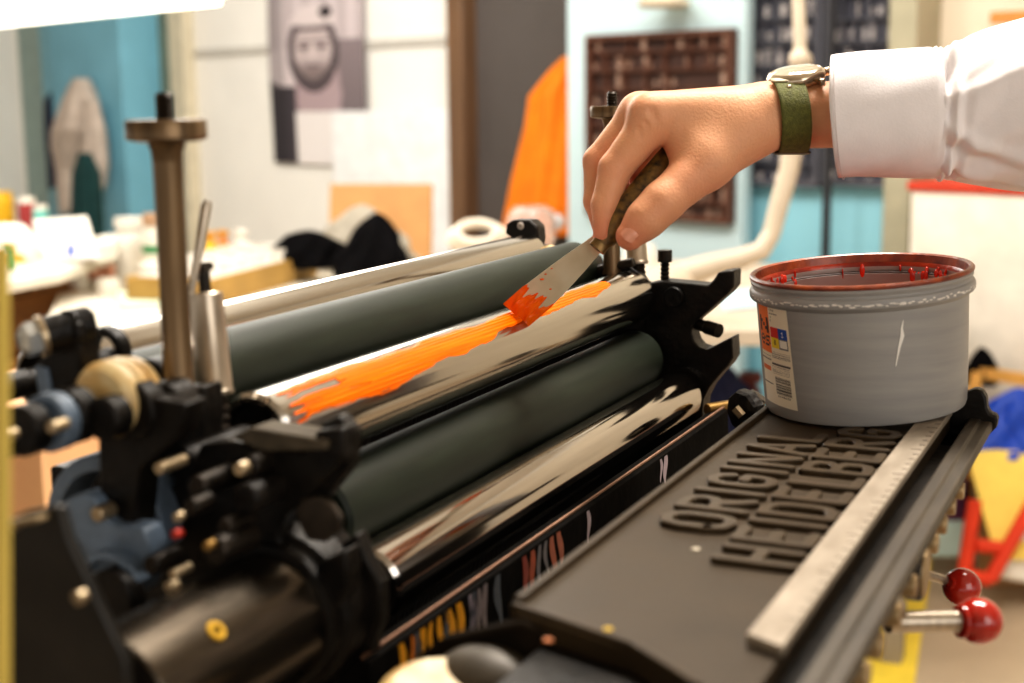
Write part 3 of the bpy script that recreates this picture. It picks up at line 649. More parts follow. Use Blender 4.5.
for fq in fing:
    g = smin(palm, fq, .008); tot = g if tot is None else smin(tot, g, .0012)
# knuckle creases: shallow grooves across the joints
def groove(a, b_, w, dep):
    global tot
    c = cap(a, b_, 1.5, 1.5); tot = tot+dep*np.exp(-np.maximum(c, 0)**2/(w*w))
for a, c in [((648, 196, -.050), (664, 214, -.050)), ((652, 193, -.050), (668, 211, -.050)), ((600, 163, -.024), (626, 176, -.024)), ((592, 200, -.022), (617, 206, -.022))]:
    groove(a, c, .0011, .0013)
for a, c in [((652, 112, -.029), (661, 132, -.031)), ((661, 132, -.031), (664, 156, -.034))]: groove(a, c, .0024, .0030)
for a, c in [((646, 124, -.026), (650, 146, -.028)), ((639, 130, -.024), (643, 152, -.026)), ((672, 142, -.034), (668, 164, -.038)), ((612, 158, -.022), (632, 170, -.022)), ((644, 190, -.05), (660, 216, -.05)), ((700, 200, -.05), (722, 186, -.04)), ((745, 170, -.04), (760, 158, -.04))]: groove(a, c, .0014, .0013)
def surface_nets(Fd, axs):
    sgn = Fd < 0; nx, ny, nz = Fd.shape
    cnt = np.zeros((nx-1, ny-1, nz-1), np.int8)
    for dx in (0, 1):
        for dy in (0, 1):
            for dz in (0, 1): cnt += sgn[dx:nx-1+dx, dy:ny-1+dy, dz:nz-1+dz]
    act = np.argwhere((cnt > 0) & (cnt < 8)); idm = -np.ones(cnt.shape, np.int64); idm[tuple(act.T)] = np.arange(len(act))
    acc = np.zeros((len(act), 3)); num = np.zeros(len(act)); cr = [(i, j, k) for i in (0, 1) for j in (0, 1) for k in (0, 1)]
    for c in cr:
        for ax in range(3):
            if c[ax]: continue
            d = list(c); d[ax] = 1
            f0 = Fd[act[:, 0]+c[0], act[:, 1]+c[1], act[:, 2]+c[2]]; f1 = Fd[act[:, 0]+d[0], act[:, 1]+d[1], act[:, 2]+d[2]]
            m = (f0 < 0) != (f1 < 0); t = np.where(m, f0/np.where(m, f0-f1, 1), 0)
            p = np.tile(np.array(c, float), (len(act), 1)); p[:, ax] += t; acc[m] += p[m]; num[m] += 1
    v = (act+acc/num[:, None]); v = np.stack([axs[k][0]+v[:, k]*(axs[k][1]-axs[k][0]) for k in range(3)], 1); quads = []
    for ax in range(3):
        o1, o2 = [(1, 2), (2, 0), (0, 1)][ax]; sl0 = [slice(None)]*3; sl1 = [slice(None)]*3; sl0[ax] = slice(0, -1); sl1[ax] = slice(1, None)
        e = np.argwhere(sgn[tuple(sl0)] != sgn[tuple(sl1)]); e = e[(e[:, o1] > 0) & (e[:, o2] > 0) & (e[:, o1] < Fd.shape[o1]-1) & (e[:, o2] < Fd.shape[o2]-1)]
        q = []
        for da, db in ((0, 0), (-1, 0), (-1, -1), (0, -1)):
            k = e.copy(); k[:, o1] += da; k[:, o2] += db; q.append(idm[tuple(k.T)])
        q = np.stack(q, 1); fl = sgn[tuple(e.T)]; q[~fl] = q[~fl][:, ::-1]; quads.append(q)
    return v, np.concatenate(quads)
hv, hq = surface_nets(tot, axs); del GX, GY, GZ
hv = (R@hv.T).T+CAM
b = B(); b.v = [tuple(p) for p in hv]; b.f = [tuple(map(int, q)) for q in hq if min(q) >= 0]; b.mi = [0]*len(b.f)
person = b.obj('person', skin, smooth=180)
ca_ = person.data.color_attributes.new('paint', 'FLOAT_COLOR', 'POINT'); cc_ = np.ones((len(hv), 4), np.float32)
red = np.zeros(len(hv))
for (px, py, d, rr_, w_) in [(630, 238, -.03, .016, .9), (652, 212, -.03, .014, .55), (602, 238, -.01, .016, .9), (602, 232, .005, .02, .8), (613, 168, -.006, .012, .5), (598, 160, .014, .014, .5), (645, 100, -.01, .016, .4), (640, 185, .02, .022, 1.0), (690, 180, -.03, .02, .3), (664, 160, -.01, .014, .4)]:
    q = R@hc(px, py, d)+CAM; red = np.maximum(red, w_*np.exp(-(np.linalg.norm(hv-q, axis=1)/rr_)**2))
c0_ = np.array(lin((228, 170, 130))); c1_ = np.array(lin((214, 116, 88))); cc_[:, :3] = c0_+(c1_-c0_)*np.clip(red, 0, 1)[:, None]; ca_.data.foreach_set('color', cc_.ravel())
nt_s = skin.node_tree; va = nt_s.nodes.new('ShaderNodeVertexColor'); va.layer_name = 'paint'; mx = nt_s.nodes.new('ShaderNodeMix'); mx.data_type = 'RGBA'; mx.inputs[0].default_value = .75
bs_ = nt_s.nodes['Principled BSDF']; old = bs_.inputs['Base Color'].links[0].from_socket; nt_s.links.new(old, mx.inputs[6]); nt_s.links.new(va.outputs['Color'], mx.inputs[7]); nt_s.links.new(mx.outputs[2], bs_.inputs['Base Color'])
sm = person.modifiers.new('smooth', 'SMOOTH'); sm.factor = .5; sm.iterations = 2
tag(person, 'right arm in a white shirt reaching in, hand gripping the putty knife', 'person')
# thumbnail
def hw(px, py, d): return R@hc(px, py, d)+CAM
nn = nrm(R@nrm((-.35, .05, -.93)))
b = B(); nc = hw(632, 236, -.0302); ta = nrm(hw(622, 245, -.03)-hw(648, 217, -.03)); tb = nrm(np.cross(nn, ta)); nn2 = np.cross(ta, tb); nn2 = nn2 if np.dot(nn2, R[:, 2]) < 0 else -nn2
def nail_pt(s, t):
    a = (t-.5); c = (s-.5)*2; return nc+ta*(a*.0125*(1-.25*c*c))+tb*(c*.0052)+nn2*(.0113-.0019*c*c-.002*max(a, 0))
b.grid(nail_pt, 12, 12); b.obj('fingernail', nail_m, person, smooth=80, label='thumbnail')
# sleeve and cuff
def ringed(pts, nseg, nang, wr, tl=.30, tk=.6):
    """pts: (px,py,D,r_px_vertical,r_depth_factor)"""
    def fn(a, t):
        k = t*(len(pts)-1); i = min(int(k), len(pts)-2); w = k-i; q = [pts[i][m]*(1-w)+pts[i+1][m]*w for m in range(6)]
        th = a*2*math.pi; rv = q[3]*q[2]/F; c = np.array(((q[0]-512)*q[2]/F, (q[1]-341.5)*q[2]/F, q[2]))
        dr = wr(a, t); y = math.cos(th); z = math.sin(th)
        p = c+np.array((q[5]*y*q[2]/F-tl*max(0, 1-t*tk)*rv*z, -(rv+dr)*y, -(rv*q[4]+dr)*z)); return R@p+CAM
    return fn
def wr_c(a, t): return .0006*math.sin(a*2*math.pi*3+t*5)+.0004*math.sin(a*44+t*9)
cuff = [(835.5, 117.5, .985, 60.5, .95, -3), (870, 115, .983, 62.5, .95, -3), (905, 113.5, .981, 64, .95, -2), (931, 113, .98, 65, .95, -2), (936, 113, .98, 63.5, .95, -2)]
b = B(); b.grid(ringed(cuff, 0, 0, wr_c), 96, 40, closed_u=True); o = b.obj('shirt_cuff', shirt, person, smooth=80); sf = o.modifiers.new('thick', 'SOLIDIFY'); sf.thickness = .0022; sf.offset = -1
def stit(a, t): return .0003
b = B()
for xo in (840, ):
    ln = [ringed([(xo, 117, .985, 61.6, .95, -3), (xo+.01, 117, .985, 61.6, .95, -3)], 0, 0, stit)(k/120, 0) for k in range(120)]
    b.tube(ln, .00025, 6, closed=True)
b.obj('cuff_stitching', simple('thread_grey', (214, 204, 202), .8), o)
def wr_s(a, t):
    th = a*2*math.pi; fade = min(1, t*14); f2 = max(0, 1-t*1.2)
    cr = math.sin(th*1+.3)
    g = 0
    for a0_, wd_, am, sl in [(.30, .020, .0050, .10), (.36, .018, -.0045, .05), (.20, .028, -.0048, -.12), (.25, .022, .005, -.05), (.42, .022, .004, .05), (.12, .03, .003, -.1), (.08, .03, -.003, -.16), (.47, .02, -.004, .02), (.60, .04, .004, 0), (.8, .05, -.004, 0)]:
        g += am*math.exp(-((a-a0_-sl*t*2)/wd_)**2)
    return fade*f2*g+.003*fade*math.sin(t*46+th*1.5)*math.exp(-((t-.10)/.09)**2)+.0012*fade*math.sin(a*60+t*20)
slv = [(932, 113, .98, 63, .95, -2), (945, 112.5, .98, 64, .95, -2), (962, 111, .98, 70, .97, 0), (985, 108, .979, 76, 1, 0), (1024, 105, .975, 87, 1, 0), (1080, 104, .965, 96, 1, 0), (1180, 108, .95, 104, 1, 0), (1300, 120, .93, 108, 1, 10), (1420, 150, .90, 112, 1, 20)]
b = B(); b.grid(ringed(slv, 0, 0, wr_s, .12, 1.5), 160, 160, closed_u=True); o = b.obj('shirt_sleeve', shirt, person, smooth=80)
# forearm inside the sleeve joins hand and sleeve
# ================================================================== WATCH
watch = thing('wristwatch', 'steel wristwatch on an olive green woven strap around the wrist', 'watch', hw(800, 82, 0))
b = B()
def strap_pt(a, t):
    th = a*2*math.pi; px = 787+14.5*(t-.5)*2+4.5*-math.cos(th); r = 36*PXM
    c = hc(px, 116.5, .002); return R@(c+np.array((0, -r*1.0*math.cos(th), -r*1.22*math.sin(th))))+CAM
b.grid(strap_pt, 96, 12, closed_u=True); o = b.obj('watch_strap', strap_m, watch, smooth=80); sf = o.modifiers.new('t', 'SOLIDIFY'); sf.thickness = .0014; sf.offset = 1
wc = hw(796, 77, -.002); wax = nrm(R@nrm((-.16, -.93, -.34)))
b = B(); b.lathe([(.0005, -.005), (.0175, -.005), (.0195, -.0035), (.0205, -.001), (.0205, .0015), (.0195, .003), (.0185, .0045), (.0172, .0052), (.0165, .0044)], wc, wax, 64); b.obj('watch_case', mat('watch_steel', (205, 190, 168), .2, .9, .1, 120), watch)
b = B(); b.lathe([(.0005, .0042), (.0168, .0042)], wc, wax, 48); b.obj('watch_dial', simple('dial', (226, 214, 196), .4), watch)
b = B(); b.lathe([(.0170, .0046), (.014, .0062), (.008, .0070), (.0005, .0072)], wc, wax, 48); b.obj('watch_crystal', mat('crystal', (250, 248, 240), .03, 0, .01, 10, trans=1), watch)
cr = nrm(R@nrm((1, -.2, .05))); cr = nrm(cr-wax*np.dot(cr, wax)); cp = wc+cr*.0205
b = B(); b.lathe([(.0005, 0), (.0024, 0), (.0030, .0008), (.0030, .0030), (.0024, .0038), (.0005, .0038)], cp, cr, 16); b.obj('watch_crown', MATS['watch_steel'], watch)
b = B()
for sx in (-1, 1):
    for sy in (-1,):
        q = nrm(np.cross(wax, cr)); q = q if np.dot(q, R[:, 2]) < 0 else -q
        b.box(wc+cr*sx*.0118+q*.0195-wax*.0025, (.0034, .008, .005), np.array([cr, q, wax]).T)
b.obj('watch_lug', MATS['watch_steel'], watch, bevel=.0008)
def band(tlo, thi, a0_, a1_, off, name, m):
    b = B(); 
    def fn(a, t):
        p = np.array(strap_pt(a0_+(a1_-a0_)*a, tlo+(thi-tlo)*t)); c = R@hc(797, 116.5, .002)+CAM; d = nrm(p-c); return p+d*off
    b.grid(fn, 16, 6); o = b.obj(name, m, watch, smooth=80); s_ = o.modifiers.new('t', 'SOLIDIFY'); s_.thickness = .0012; s_.offset = 1
band(-.06, 1.06, .085, .112, .0016, 'strap_keeper', simple('pale_keeper', (206, 190, 160), .5))
band(-.08, 1.08, .47, .50, .0016, 'strap_buckle', mat('dark_buckle', (70, 56, 44), .4, .6, .2, 100))
#BACKGROUND
# ================================================================== ROOM
def sz(px, py, off=0):
    p = P(px, py, W=off); return float(np.dot(p, WS)), float(p[2])
def wpt(s, z, off): return WS*s+Uz*z+WN*(WD-off)
RW = np.array([WS, WN, Uz]).T
def wbox(b, s0, s1, z0, z1, off, t):
    return b.box(wpt((s0+s1)/2, (z0+z1)/2, off+t/2), (abs(s1-s0), t, abs(z1-z0)), RW)
def wrect(px0, py0, px1, py1, off=0):
    ym, xm = (py0+py1)/2, (px0+px1)/2
    s0, s1 = sz(px0, ym, off)[0], sz(px1, ym, off)[0]; z1, z0 = sz(xm, py0, off)[1], sz(xm, py1, off)[1]
    return s0, s1, z0, z1
def wobj(name, rect, off, t, m, parent=None, bevel=.004, **k):
    b = B(); wbox(b, *rect, off, t); return b.obj(name, m, parent, bevel=bevel, **k)
plaster = mat('white_plaster', (238, 235, 228), .8, 0, .03, 3, bump=.05, bscale=30)
floor_m = mat('pale_concrete', (196, 178, 152), .6, 0, .1, 2.2, second=(168, 150, 128), bump=.1, bscale=40)
b = B(); wbox(b, -16, 8, 0, 3.3, -.1, .1); struct(b.obj('wall_back', plaster, smooth=0))
b = B(); b.box((-4, 1.5, -.05), (26, 20, .1)); struct(b.obj('floor', floor_m, smooth=0))
b = B(); b.box((-4, 1.5, 3.35), (26, 20, .1)); struct(b.obj('ceiling', mat('ceiling_white', (226, 220, 208), .9), smooth=0))
s0, s1, z0, z1 = wrect(197, 43, 463, 49); zt_ = sz(330, 44)[1]
b = B(); wbox(b, s0, s1, zt_-.03, zt_+.01, 0, .02); struct(b.obj('trim_1', simple('grey_seam', (196, 192, 184)), bevel=.003))
blue = mat('blue_paint', (128, 182, 200), .6, 0, .06, 5, second=(136, 190, 208))
s0, s1, z0, z1 = wrect(-10, 10, 24, 300); b = B(); wbox(b, s0-.8, s1, 0, 3.2, 0, .35); struct(b.obj('wall_left', plaster, smooth=0))
# blue cupboard in the corner
r_ = wrect(26, 20, 172, 260)
cup = thing('corner_cupboard', 'tall blue cupboard with open grey side in the far left corner', 'cupboard', wpt((r_[0]+r_[1])/2, 0, .1))
a = [sz(x, 130)[0] for x in (26, 49, 98, 170, 184, 199)]
for nm, i, j, m, t in [('side_panel', 0, 1, simple('grey_teal', (152, 172, 168)), .02), ('door', 1, 2, blue, .03), ('door', 2, 3, mat('blue_paint_deep', (118, 174, 194), .6, 0, .06, 5), .30), ('recess_panel', 3, 4, simple('green_grey', (110, 122, 108)), .05), ('edge_strip', 4, 5, simple('cream_strip', (206, 196, 172)), .08)]:
    b = B(); wbox(b, a[i], a[j], 0, 2.9, 0, t); b.obj(nm, m, cup, bevel=.006)
s0, s1, z0, z1 = wrect(75, 22, 97, 31, .1); b = B(); wbox(b, s0, s1, z1-.05, z1+.02, .05, .03)
for i in range(3):
    q = s0+(s1-s0)*(i+.5)/3; b.tube([wpt(q, z1-.01, .08), wpt(q, z1-.04, .16), wpt(q, z1-.0, .19)], .012, 8)
tag(b.obj('coat_rack', simple('rack_dark', (70, 66, 74)), bevel=.002), 'dark hook rack at the top of the blue cupboard', 'coat rack')
def drape(name, prof, off, m, folds=7, amp=.18, label='', cat='coat', seed=1, depth=.55, parts=None):
    rr = np.random.default_rng(seed); ph = rr.uniform(0, 6.3, 6); b = B()
    prof = [(sz(x, y, off)[1], (sz(x0, y, off)[0]+sz(x1, y, off)[0])/2, (sz(x1, y, off)[0]-sz(x0, y, off)[0])/2) for (y, x0, x1) in prof for x in [(x0+x1)/2]]
    def fn(a, t):
        k = t*(len(prof)-1); i = min(int(k), len(prof)-2); w = k-i; w = w*w*(3-2*w); z, s, hw = [prof[i][q]*(1-w)+prof[i+1][q]*w for q in range(3)]
        th = a*2*math.pi; f = 1+amp*min(1, t*3)*(math.sin(folds*th+ph[0]+t*1.5)*.6+math.sin((folds*2+1)*th+ph[1]-t*3)*.3)
        return wpt(s+hw*math.cos(th)*(1+.3*(f-1)), z+.02*math.sin(th*3+ph[2])*(1 if t > .9 else .3), off+hw*depth*math.sin(th)*f)
    b.grid(fn, 90, 40, closed_u=True)
    b.f.append(tuple(range(90))); b.mi.append(0)
    o = b.obj(name, m, smooth=80); tag(o, label, cat); return o
cloth = lambda n, c: mat(n, c, .9, 0, .12, 18, bump=.3, bscale=60)
drape('coat', [(92, 52, 60), (100, 48, 64), (140, 49, 66), (188, 52, 66)], .12, cloth('navy_cloth', (38, 44, 66)), label='dark navy coat hanging behind the beige coat', seed=2)
be = cloth('beige_cloth', (190, 176, 164))
ct = thing('coat', 'beige grey coat hanging on the blue cupboard', 'coat', P(80, 215, W=.36))
for nm, pr, sd, of in [('coat_body', [(79, 75, 87), (86, 72, 90), (98, 69, 94), (112, 66, 97), (130, 61, 97), (146, 59, 88), (170, 60, 77), (213, 62, 75)], 3, .36), ('coat_sleeve', [(100, 86, 96), (130, 86, 102), (165, 86, 104), (187, 92, 103), (192, 94, 101)], 5, .40)]:
    o = drape(nm, pr, of, be, label='x', seed=sd, folds=5, amp=.22)
    del o['label']; del o['category']; o.parent = ct; o.location = -world_loc(ct)
drape('scarf', [(154, 80, 90), (172, 77, 96), (215, 76, 98), (246, 78, 99)], .62, cloth('teal_cloth', (16, 56, 56)), label='dark teal cloth hanging in the opening of the beige coat', cat='scarf', seed=4)
# portrait poster
s0, s1, z0, z1 = wrect(274, -14, 369, 164, .01)
def portrait(u, v):
    c = np.array((206., 194, 196)); c -= 46*(.5+.5*math.sin(u*34))*(.5 if v < .35 else 0)
    def ell(cx, cy, rx, ry): return ((u-cx)/rx)**2+((v-cy)/ry)**2
    if v > .52+.1*math.sin(u*3) : c = np.array((96., 86, 92))
    if u > .62 and v > .30: c = np.array((150., 136, 140))*(1-.3*v)
    if u < .34 and v > .55: c = np.array((64., 58, 64))
    if u < .16: c = c*.8
    if ell(.52, .60, .24, .30) < 1 and v > .40: c = np.array((172., 152, 156))
    if v > .70 and .26 < u < .70+.2*(v-.7): c = np.array((228., 222, 220))
    if ell(.48, .36, .27, .23) < 1: c = np.array((84., 74, 78))
    if ell(.48, .35, .20, .17) < 1: c = np.array((190., 176, 176))-60*max(0, min(1, (v-.40)*14))
    for ex in (.39, .57):
        if ell(ex, .335, .06, .016) < 1 or ell(ex, .305, .08, .010) < 1: c = np.array((112., 98, 100))
    if ell(.48, .365, .03, .05) < 1: c = np.array((206., 192, 190))
    if ell(.48, .44, .07, .010) < 1: c = np.array((92., 76, 80))
    if .225 < v < .25 and .26 < u < .70: c = np.array((96., 86, 90))
    if v < .215 and ell(.48, .22, .25, .12) < 1: c = np.array((212., 200, 200))
    if ell(.62, .145, .07, .03) < 1: c = np.array((44., 38, 42))
    return lin(c)
b = B(); NU, NV = 60, 90; cols = []
vs = [wpt(s0+(s1-s0)*i/NU, z1-(z1-z0)*j/NV, .034+.006*math.sin(j*.05)) for j in range(NV+1) for i in range(NU+1)]; fs = []
for j in range(NV):
    for i in range(NU): fs.append((j*(NU+1)+i, j*(NU+1)+i+1, (j+1)*(NU+1)+i+1, (j+1)*(NU+1)+i)); cols.append(portrait((i+.5)/NU, (j+.5)/NV))
b.add(vs, fs); tag(b.obj('portrait_poster', vcol_mat('poster_print', .7), colors=cols), 'black and white portrait poster of a bearded man pinned on the white wall', 'poster')
o = wobj('display_board', wrect(337, 111, 464, 300, .05), .05, .02, simple('board_white', (236, 236, 236), .6)); tag(o, 'plain white board against the wall beside the brown door frame', 'board')
# door
s0, s1, z0, z1 = wrect(480, -40, 577, 400); b = B(); wbox(b, s0, s1+.1, 0, 2.6, .0, .02); d1 = struct(b.obj('door_1', mat('charcoal_door', (86, 80, 77), .5, 0, .08, 4), bevel=.002))
b = B(); q0 = sz(463, 100)[0]; q1 = sz(480, 100)[0]; wbox(b, q0, q1, 0, 2.6, 0, .10); wbox(b, q0+(q1-q0)*.55, q1, 0, 2.6, .10, .012); struct(b.obj('trim_2', mat('brown_frame', (112, 84, 60), .5, 0, .2, 6, stretch=(6, 6, .5)), bevel=.006))
orange_c = mat('orange_cloth', (232, 128, 14), .85, 0, .14, 10, bump=.5, bscale=30)
jk = drape('orange_overall', [(58, 562, 580), (66, 555, 586), (80, 545, 588), (96, 533, 590), (128, 530, 590), (180, 519, 590), (228, 511, 590)], .12, orange_c, label='bright orange work jacket hanging in front of the charcoal door', cat='jacket', seed=6, folds=7, amp=.34)
# pale blue partition and type cases
pale = mat('pale_blue_partition', (200, 222, 226), .6, 0, .03, 3)
o = wobj('wall_partition', wrect(577, -60, 752, 420, .22), .22, .06, pale, bevel=.008); struct(o); o.name = 'wall_right'
o = wobj('wall_panel', wrect(752, -60, 902, 420, .10), .10, .05, mat('sky_blue_wall', (150, 206, 220), .6, 0, .04, 3)); struct(o); o.name = 'wall_inner'
def type_case(px0, py0, px1, py1, off, rows, colsn, mw, mb, label, seed):
    s0, s1, z0, z1 = wrect(px0, py0, px1, py1, off); rr = random.Random(seed)
    e = thing('type_case', label, 'type case', wpt((s0+s1)/2, z0, off), None)
    b = B(); wbox(b, s0, s1, z0, z1, off, .012); b.obj('back_board', mb, e, bevel=.001)
    b = B(); t = .022
    for q in [(s0, s1, z1-t, z1), (s0, s1, z0, z0+t), (s0, s0+t, z0+t, z1-t), (s1-t, s1, z0+t, z1-t)]: wbox(b, *q, off+.012, .03)
    b.obj('case_frame', mw, e)
    b = B()
    for i in range(1, rows):
        z = z0+(z1-z0)*i/rows; wbox(b, s0+t, s1-t, z-.004, z+.004, off+.012, .024)
    for j in range(1, colsn):
        for i in range(rows):
            if rr.random() < .8: s = s0+(s1-s0)*(j+rr.uniform(-.15, .15))/colsn; wbox(b, s-.003, s+.003, z0+(z1-z0)*i/rows, z0+(z1-z0)*(i+1)/rows, off+.012, .022)
    b.obj('compartment_slats', mw, e)
    b = B()
    for i in range(rows):
        for j in range(colsn*2):
            if rr.random() < .62:
                s = s0+t+(s1-s0-2*t)*(j+rr.random())/(colsn*2); z = z0+(z1-z0)*(i+.04)/rows+.006; h = (z1-z0)/rows*rr.uniform(.3, .75); w_ = rr.uniform(.006, .02)
                wbox(b, s-w_/2, s+w_/2, z, z+h, off+.014, rr.uniform(.008, .018))
    return e, b
dkw = mat('dark_walnut', (92, 56, 40), .5, 0, .25, 14, stretch=(4, 4, 1)); dkb = mat('case_back_brown', (66, 42, 34), .7, 0, .25, 10)  # back board in a darker brown than the frame
e, b = type_case(592, 32, 737, 219, .28, 10, 7, dkw, dkb, 'dark brown wooden type case hanging on the pale blue partition', 1)
tag(b.obj('metal_type', mat('type_brown', (120, 84, 68), .4, .2, .4, 30, second=(196, 168, 150)), bevel=0), 'small metal sorts filling the dark brown type case', 'metal type', kind='stuff')
gw = simple('slate_case', (84, 84, 92)); gb = simple('slate_back', (58, 58, 68))
e, b = type_case(753, -30, 826, 186, .16, 9, 5, gw, gb, 'slate grey case of metal type beside the pale lamp arm', 2)
tag(b.obj('metal_type', mat('type_grey', (126, 122, 126), .4, .2, .3, 30, second=(206, 198, 194)), bevel=0), 'small metal sorts filling the slate grey case beside the lamp arm', 'metal type', kind='stuff')
e, b = type_case(829, -30, 902, 186, .16, 9, 5, gw, gb, 'slate grey case of metal type behind the shirt cuff', 3)
tag(b.obj('metal_type', MATS['type_grey'], bevel=0), 'small metal sorts filling the slate grey case behind the cuff', 'metal type', kind='stuff')
b = B(); q = [P(x, y, W=.27) for x, y in [(821.5, -60), (821, 420)]]; z0_, z1_ = 0, 2.2; b.tube([(q[1][0], q[1][1], 0), (q[1][0], q[1][1], 2.3)], .016, 12); b.lathe([(.0005, 0), (.12, 0), (.12, .02), (.03, .04), (.0005, .04)], (q[1][0], q[1][1], 0), Uz, 24)
tag(b.obj('stand_pole', simple('pole_black', (44, 44, 48))), 'thin black upright pole between the two slate grey type cases', 'pole')
# lamp arm
lm = thing('articulated_lamp', 'pale jointed lamp arm curving down in front of the slate grey cases', 'lamp', P(680, 280, D=3.4))
cm = simple('cream_enamel', (204, 188, 166), .45)
pth = [P(*q, D=3.5) for q in [(797, -30), (800, 40), (800, 66)]]; b = B(); b.tube(pth, .016, 14); b.obj('upper_arm', cm, lm)
pth = [P(*q, D=3.5) for q in [(802, 56), (797, 110), (789, 170), (779, 205), (771, 236)]]; b = B(); b.tube(pth, [.026, .027, .025, .024, .022], 14); b.obj('lower_arm', cm, lm)
b = B(); b.ball(P(800, 60, D=3.49), .028, 16); b.obj('elbow_joint', cm, lm)
pth = [P(*q, D=3.5) for q in [(772, 233), (762, 250), (740, 259), (710, 266), (676, 277)]]; b = B(); b.tube(pth, [.022, .024, .026, .03, .034], 14); b.obj('lamp_neck', cm, lm)
b = B(); b.lathe([(.02, 0), (.06, .03), (.085, .10), (.08, .10), (.05, .03)], P(690, 272, D=3.5), nrm((-.6, -.4, -.6)), 24); b.obj('lamp_shade', cm, lm)
o = thing('wall_lamp', 'small beige lamp fixed above the brown type case', 'lamp', P(665, 6, W=.3)); b = B(); b.lathe([(.0005, .06), (.05, .05), (.10, 0), (.09, -.012), (.0005, 0)], P(664, 4, W=.38), Uz, 24); b.obj('lamp_shade', simple('lamp_beige', (214, 200, 176)), o)
b = B(); b.tube([P(664, 0, W=.38), P(664, -10, W=.30), P(664, -14, W=.24)], .014, 10); b.obj('lamp_arm', simple('lamp_dark', (120, 112, 100)), o)
# right-hand wall pieces
s0, s1, z0, z1 = wrect(901, -60, 929, 420, .1); b = B(); wbox(b, s0, s1, 0, 3.2, .0, .22); struct(b.obj('trim_3', simple('olive_pillar', (172, 166, 142)), bevel=.006))
s0, s1, z0, z1 = wrect(929, -60, 1100, 420, .05); b = B(); wbox(b, s0, s1+2, 0, 3.2, .0, .06); struct(b.obj('wall_front', mat('cream_wall', (226, 214, 192), .8, 0, .03, 2), bevel=.002))
cb = thing('white_cabinet', 'white cabinet with a red top edge against the cream wall', 'cabinet', P(1000, 400, W=.2))
s0, s1, z0, z1 = wrect(958, 191, 1080, 420, .06); zz = sz(990, 191, .3)[1]; b = B(); wbox(b, s0, s1+.5, .25, zz, .06, .35); b.obj('carcass', simple('cabinet_white', (236, 228, 214)), cb, bevel=.01)
b = B(); wbox(b, s0-.01, s1+.5, zz, zz+.03, .05, .37); b.obj('red_top', simple('red_edge', (196, 62, 36)), cb, bevel=.004)
b = B(); wbox(b, s0-.02, s0, .0, zz, .05, .3); b.obj('side_board', simple('side_brown', (120, 104, 92)), cb)  # thin grey-brown board along the cabinet's left side
o = wobj('picture_frame', wrect(994, 10, 1090, 22, .12), .12, .03, simple('orange_wood', (206, 140, 70))); tag(o, 'orange wooden ledge on the wall above the shirt sleeve', 'shelf')
# fluorescent lamp hanging at the top left
zl = 1.75; pa = P(20, 22, Z=zl); pb_ = P(190, 4, Z=zl); dl = nrm(pb_-pa); pe = pa-dl*2.0; pf = pb_+dl*.02
lt = thing('hanging_lamp', 'long white fluorescent lamp hanging at the top left', 'lamp', (pa+pb_)/2)
nl = np.cross(Uz, dl); b = B(); b.prism([pe+nl*.13+Uz*.02, pe+nl*.05+Uz*.12, pe-nl*.05+Uz*.12, pe-nl*.13+Uz*.02], pf-pe); b.obj('lamp_housing', simple('lamp_white', (250, 246, 236), .4), lt)
b = B(); b.prism([pe+nl*.10, pe+nl*.10+Uz*.02, pe-nl*.10+Uz*.02, pe-nl*.10], pf-pe); b.obj('lamp_tube', mat('tube_glow', (255, 246, 228), .4, emit=3.0), lt)
for k in (.2, .8):
    q = pe+(pf-pe)*k; b = B(); b.tube([q+Uz*.1, (q[0], q[1], 3.3)], .008, 8); b.obj('hanger_rod', simple('rod_grey', (180, 176, 170)), lt)
# --- left workbench
def slab(pts, z, t): b = B(); b.prism([(p[0], p[1], z) for p in pts], (0, 0, -t)); return b
zb1 = .93
wbn = thing('workbench', 'white topped workbench at the far left with brown drawers', 'workbench', P(40, 300, Z=0))
tp = [P(x, y, Z=zb1) for x, y in [(-160, 262), (-60, 240), (118, 236), (116, 252), (60, 272), (0, 283), (-140, 310)]]
slab(tp, zb1, .035).obj('bench_top', simple('bench_white', (220, 211, 196)), wbn, bevel=.004)
c0 = P(-120, 290, Z=zb1); c1 = P(100, 258, Z=zb1); dd = nrm(c1-c0); nn_ = np.array((-dd[1], dd[0], 0))
b = B(); b.prism([c0+nn_*.10, c1+nn_*.10, c1+nn_*.6, c0+nn_*.6], (0, 0, .01-zb1)); 
b.v = [(x, y, min(z, zb1-.036)) for x, y, z in b.v]; b.obj('drawer_carcass', mat('brown_wood', (150, 104, 58), .6, 0, .2, 6), wbn)
for k in range(3):
    b = B(); za = zb1-.10-.2*k; b.prism([c0+nn_*.095-Uz*(zb1-za)+Uz*0, c1+nn_*.095-Uz*(zb1-za), c1+nn_*.075-Uz*(zb1-za), c0+nn_*.075-Uz*(zb1-za)], (0, 0, -.17)); b.obj('drawer', mat('tan_wood', (190, 140, 80), .6, 0, .2, 6) if k else MATS['brown_wood'], wbn, bevel=.004)
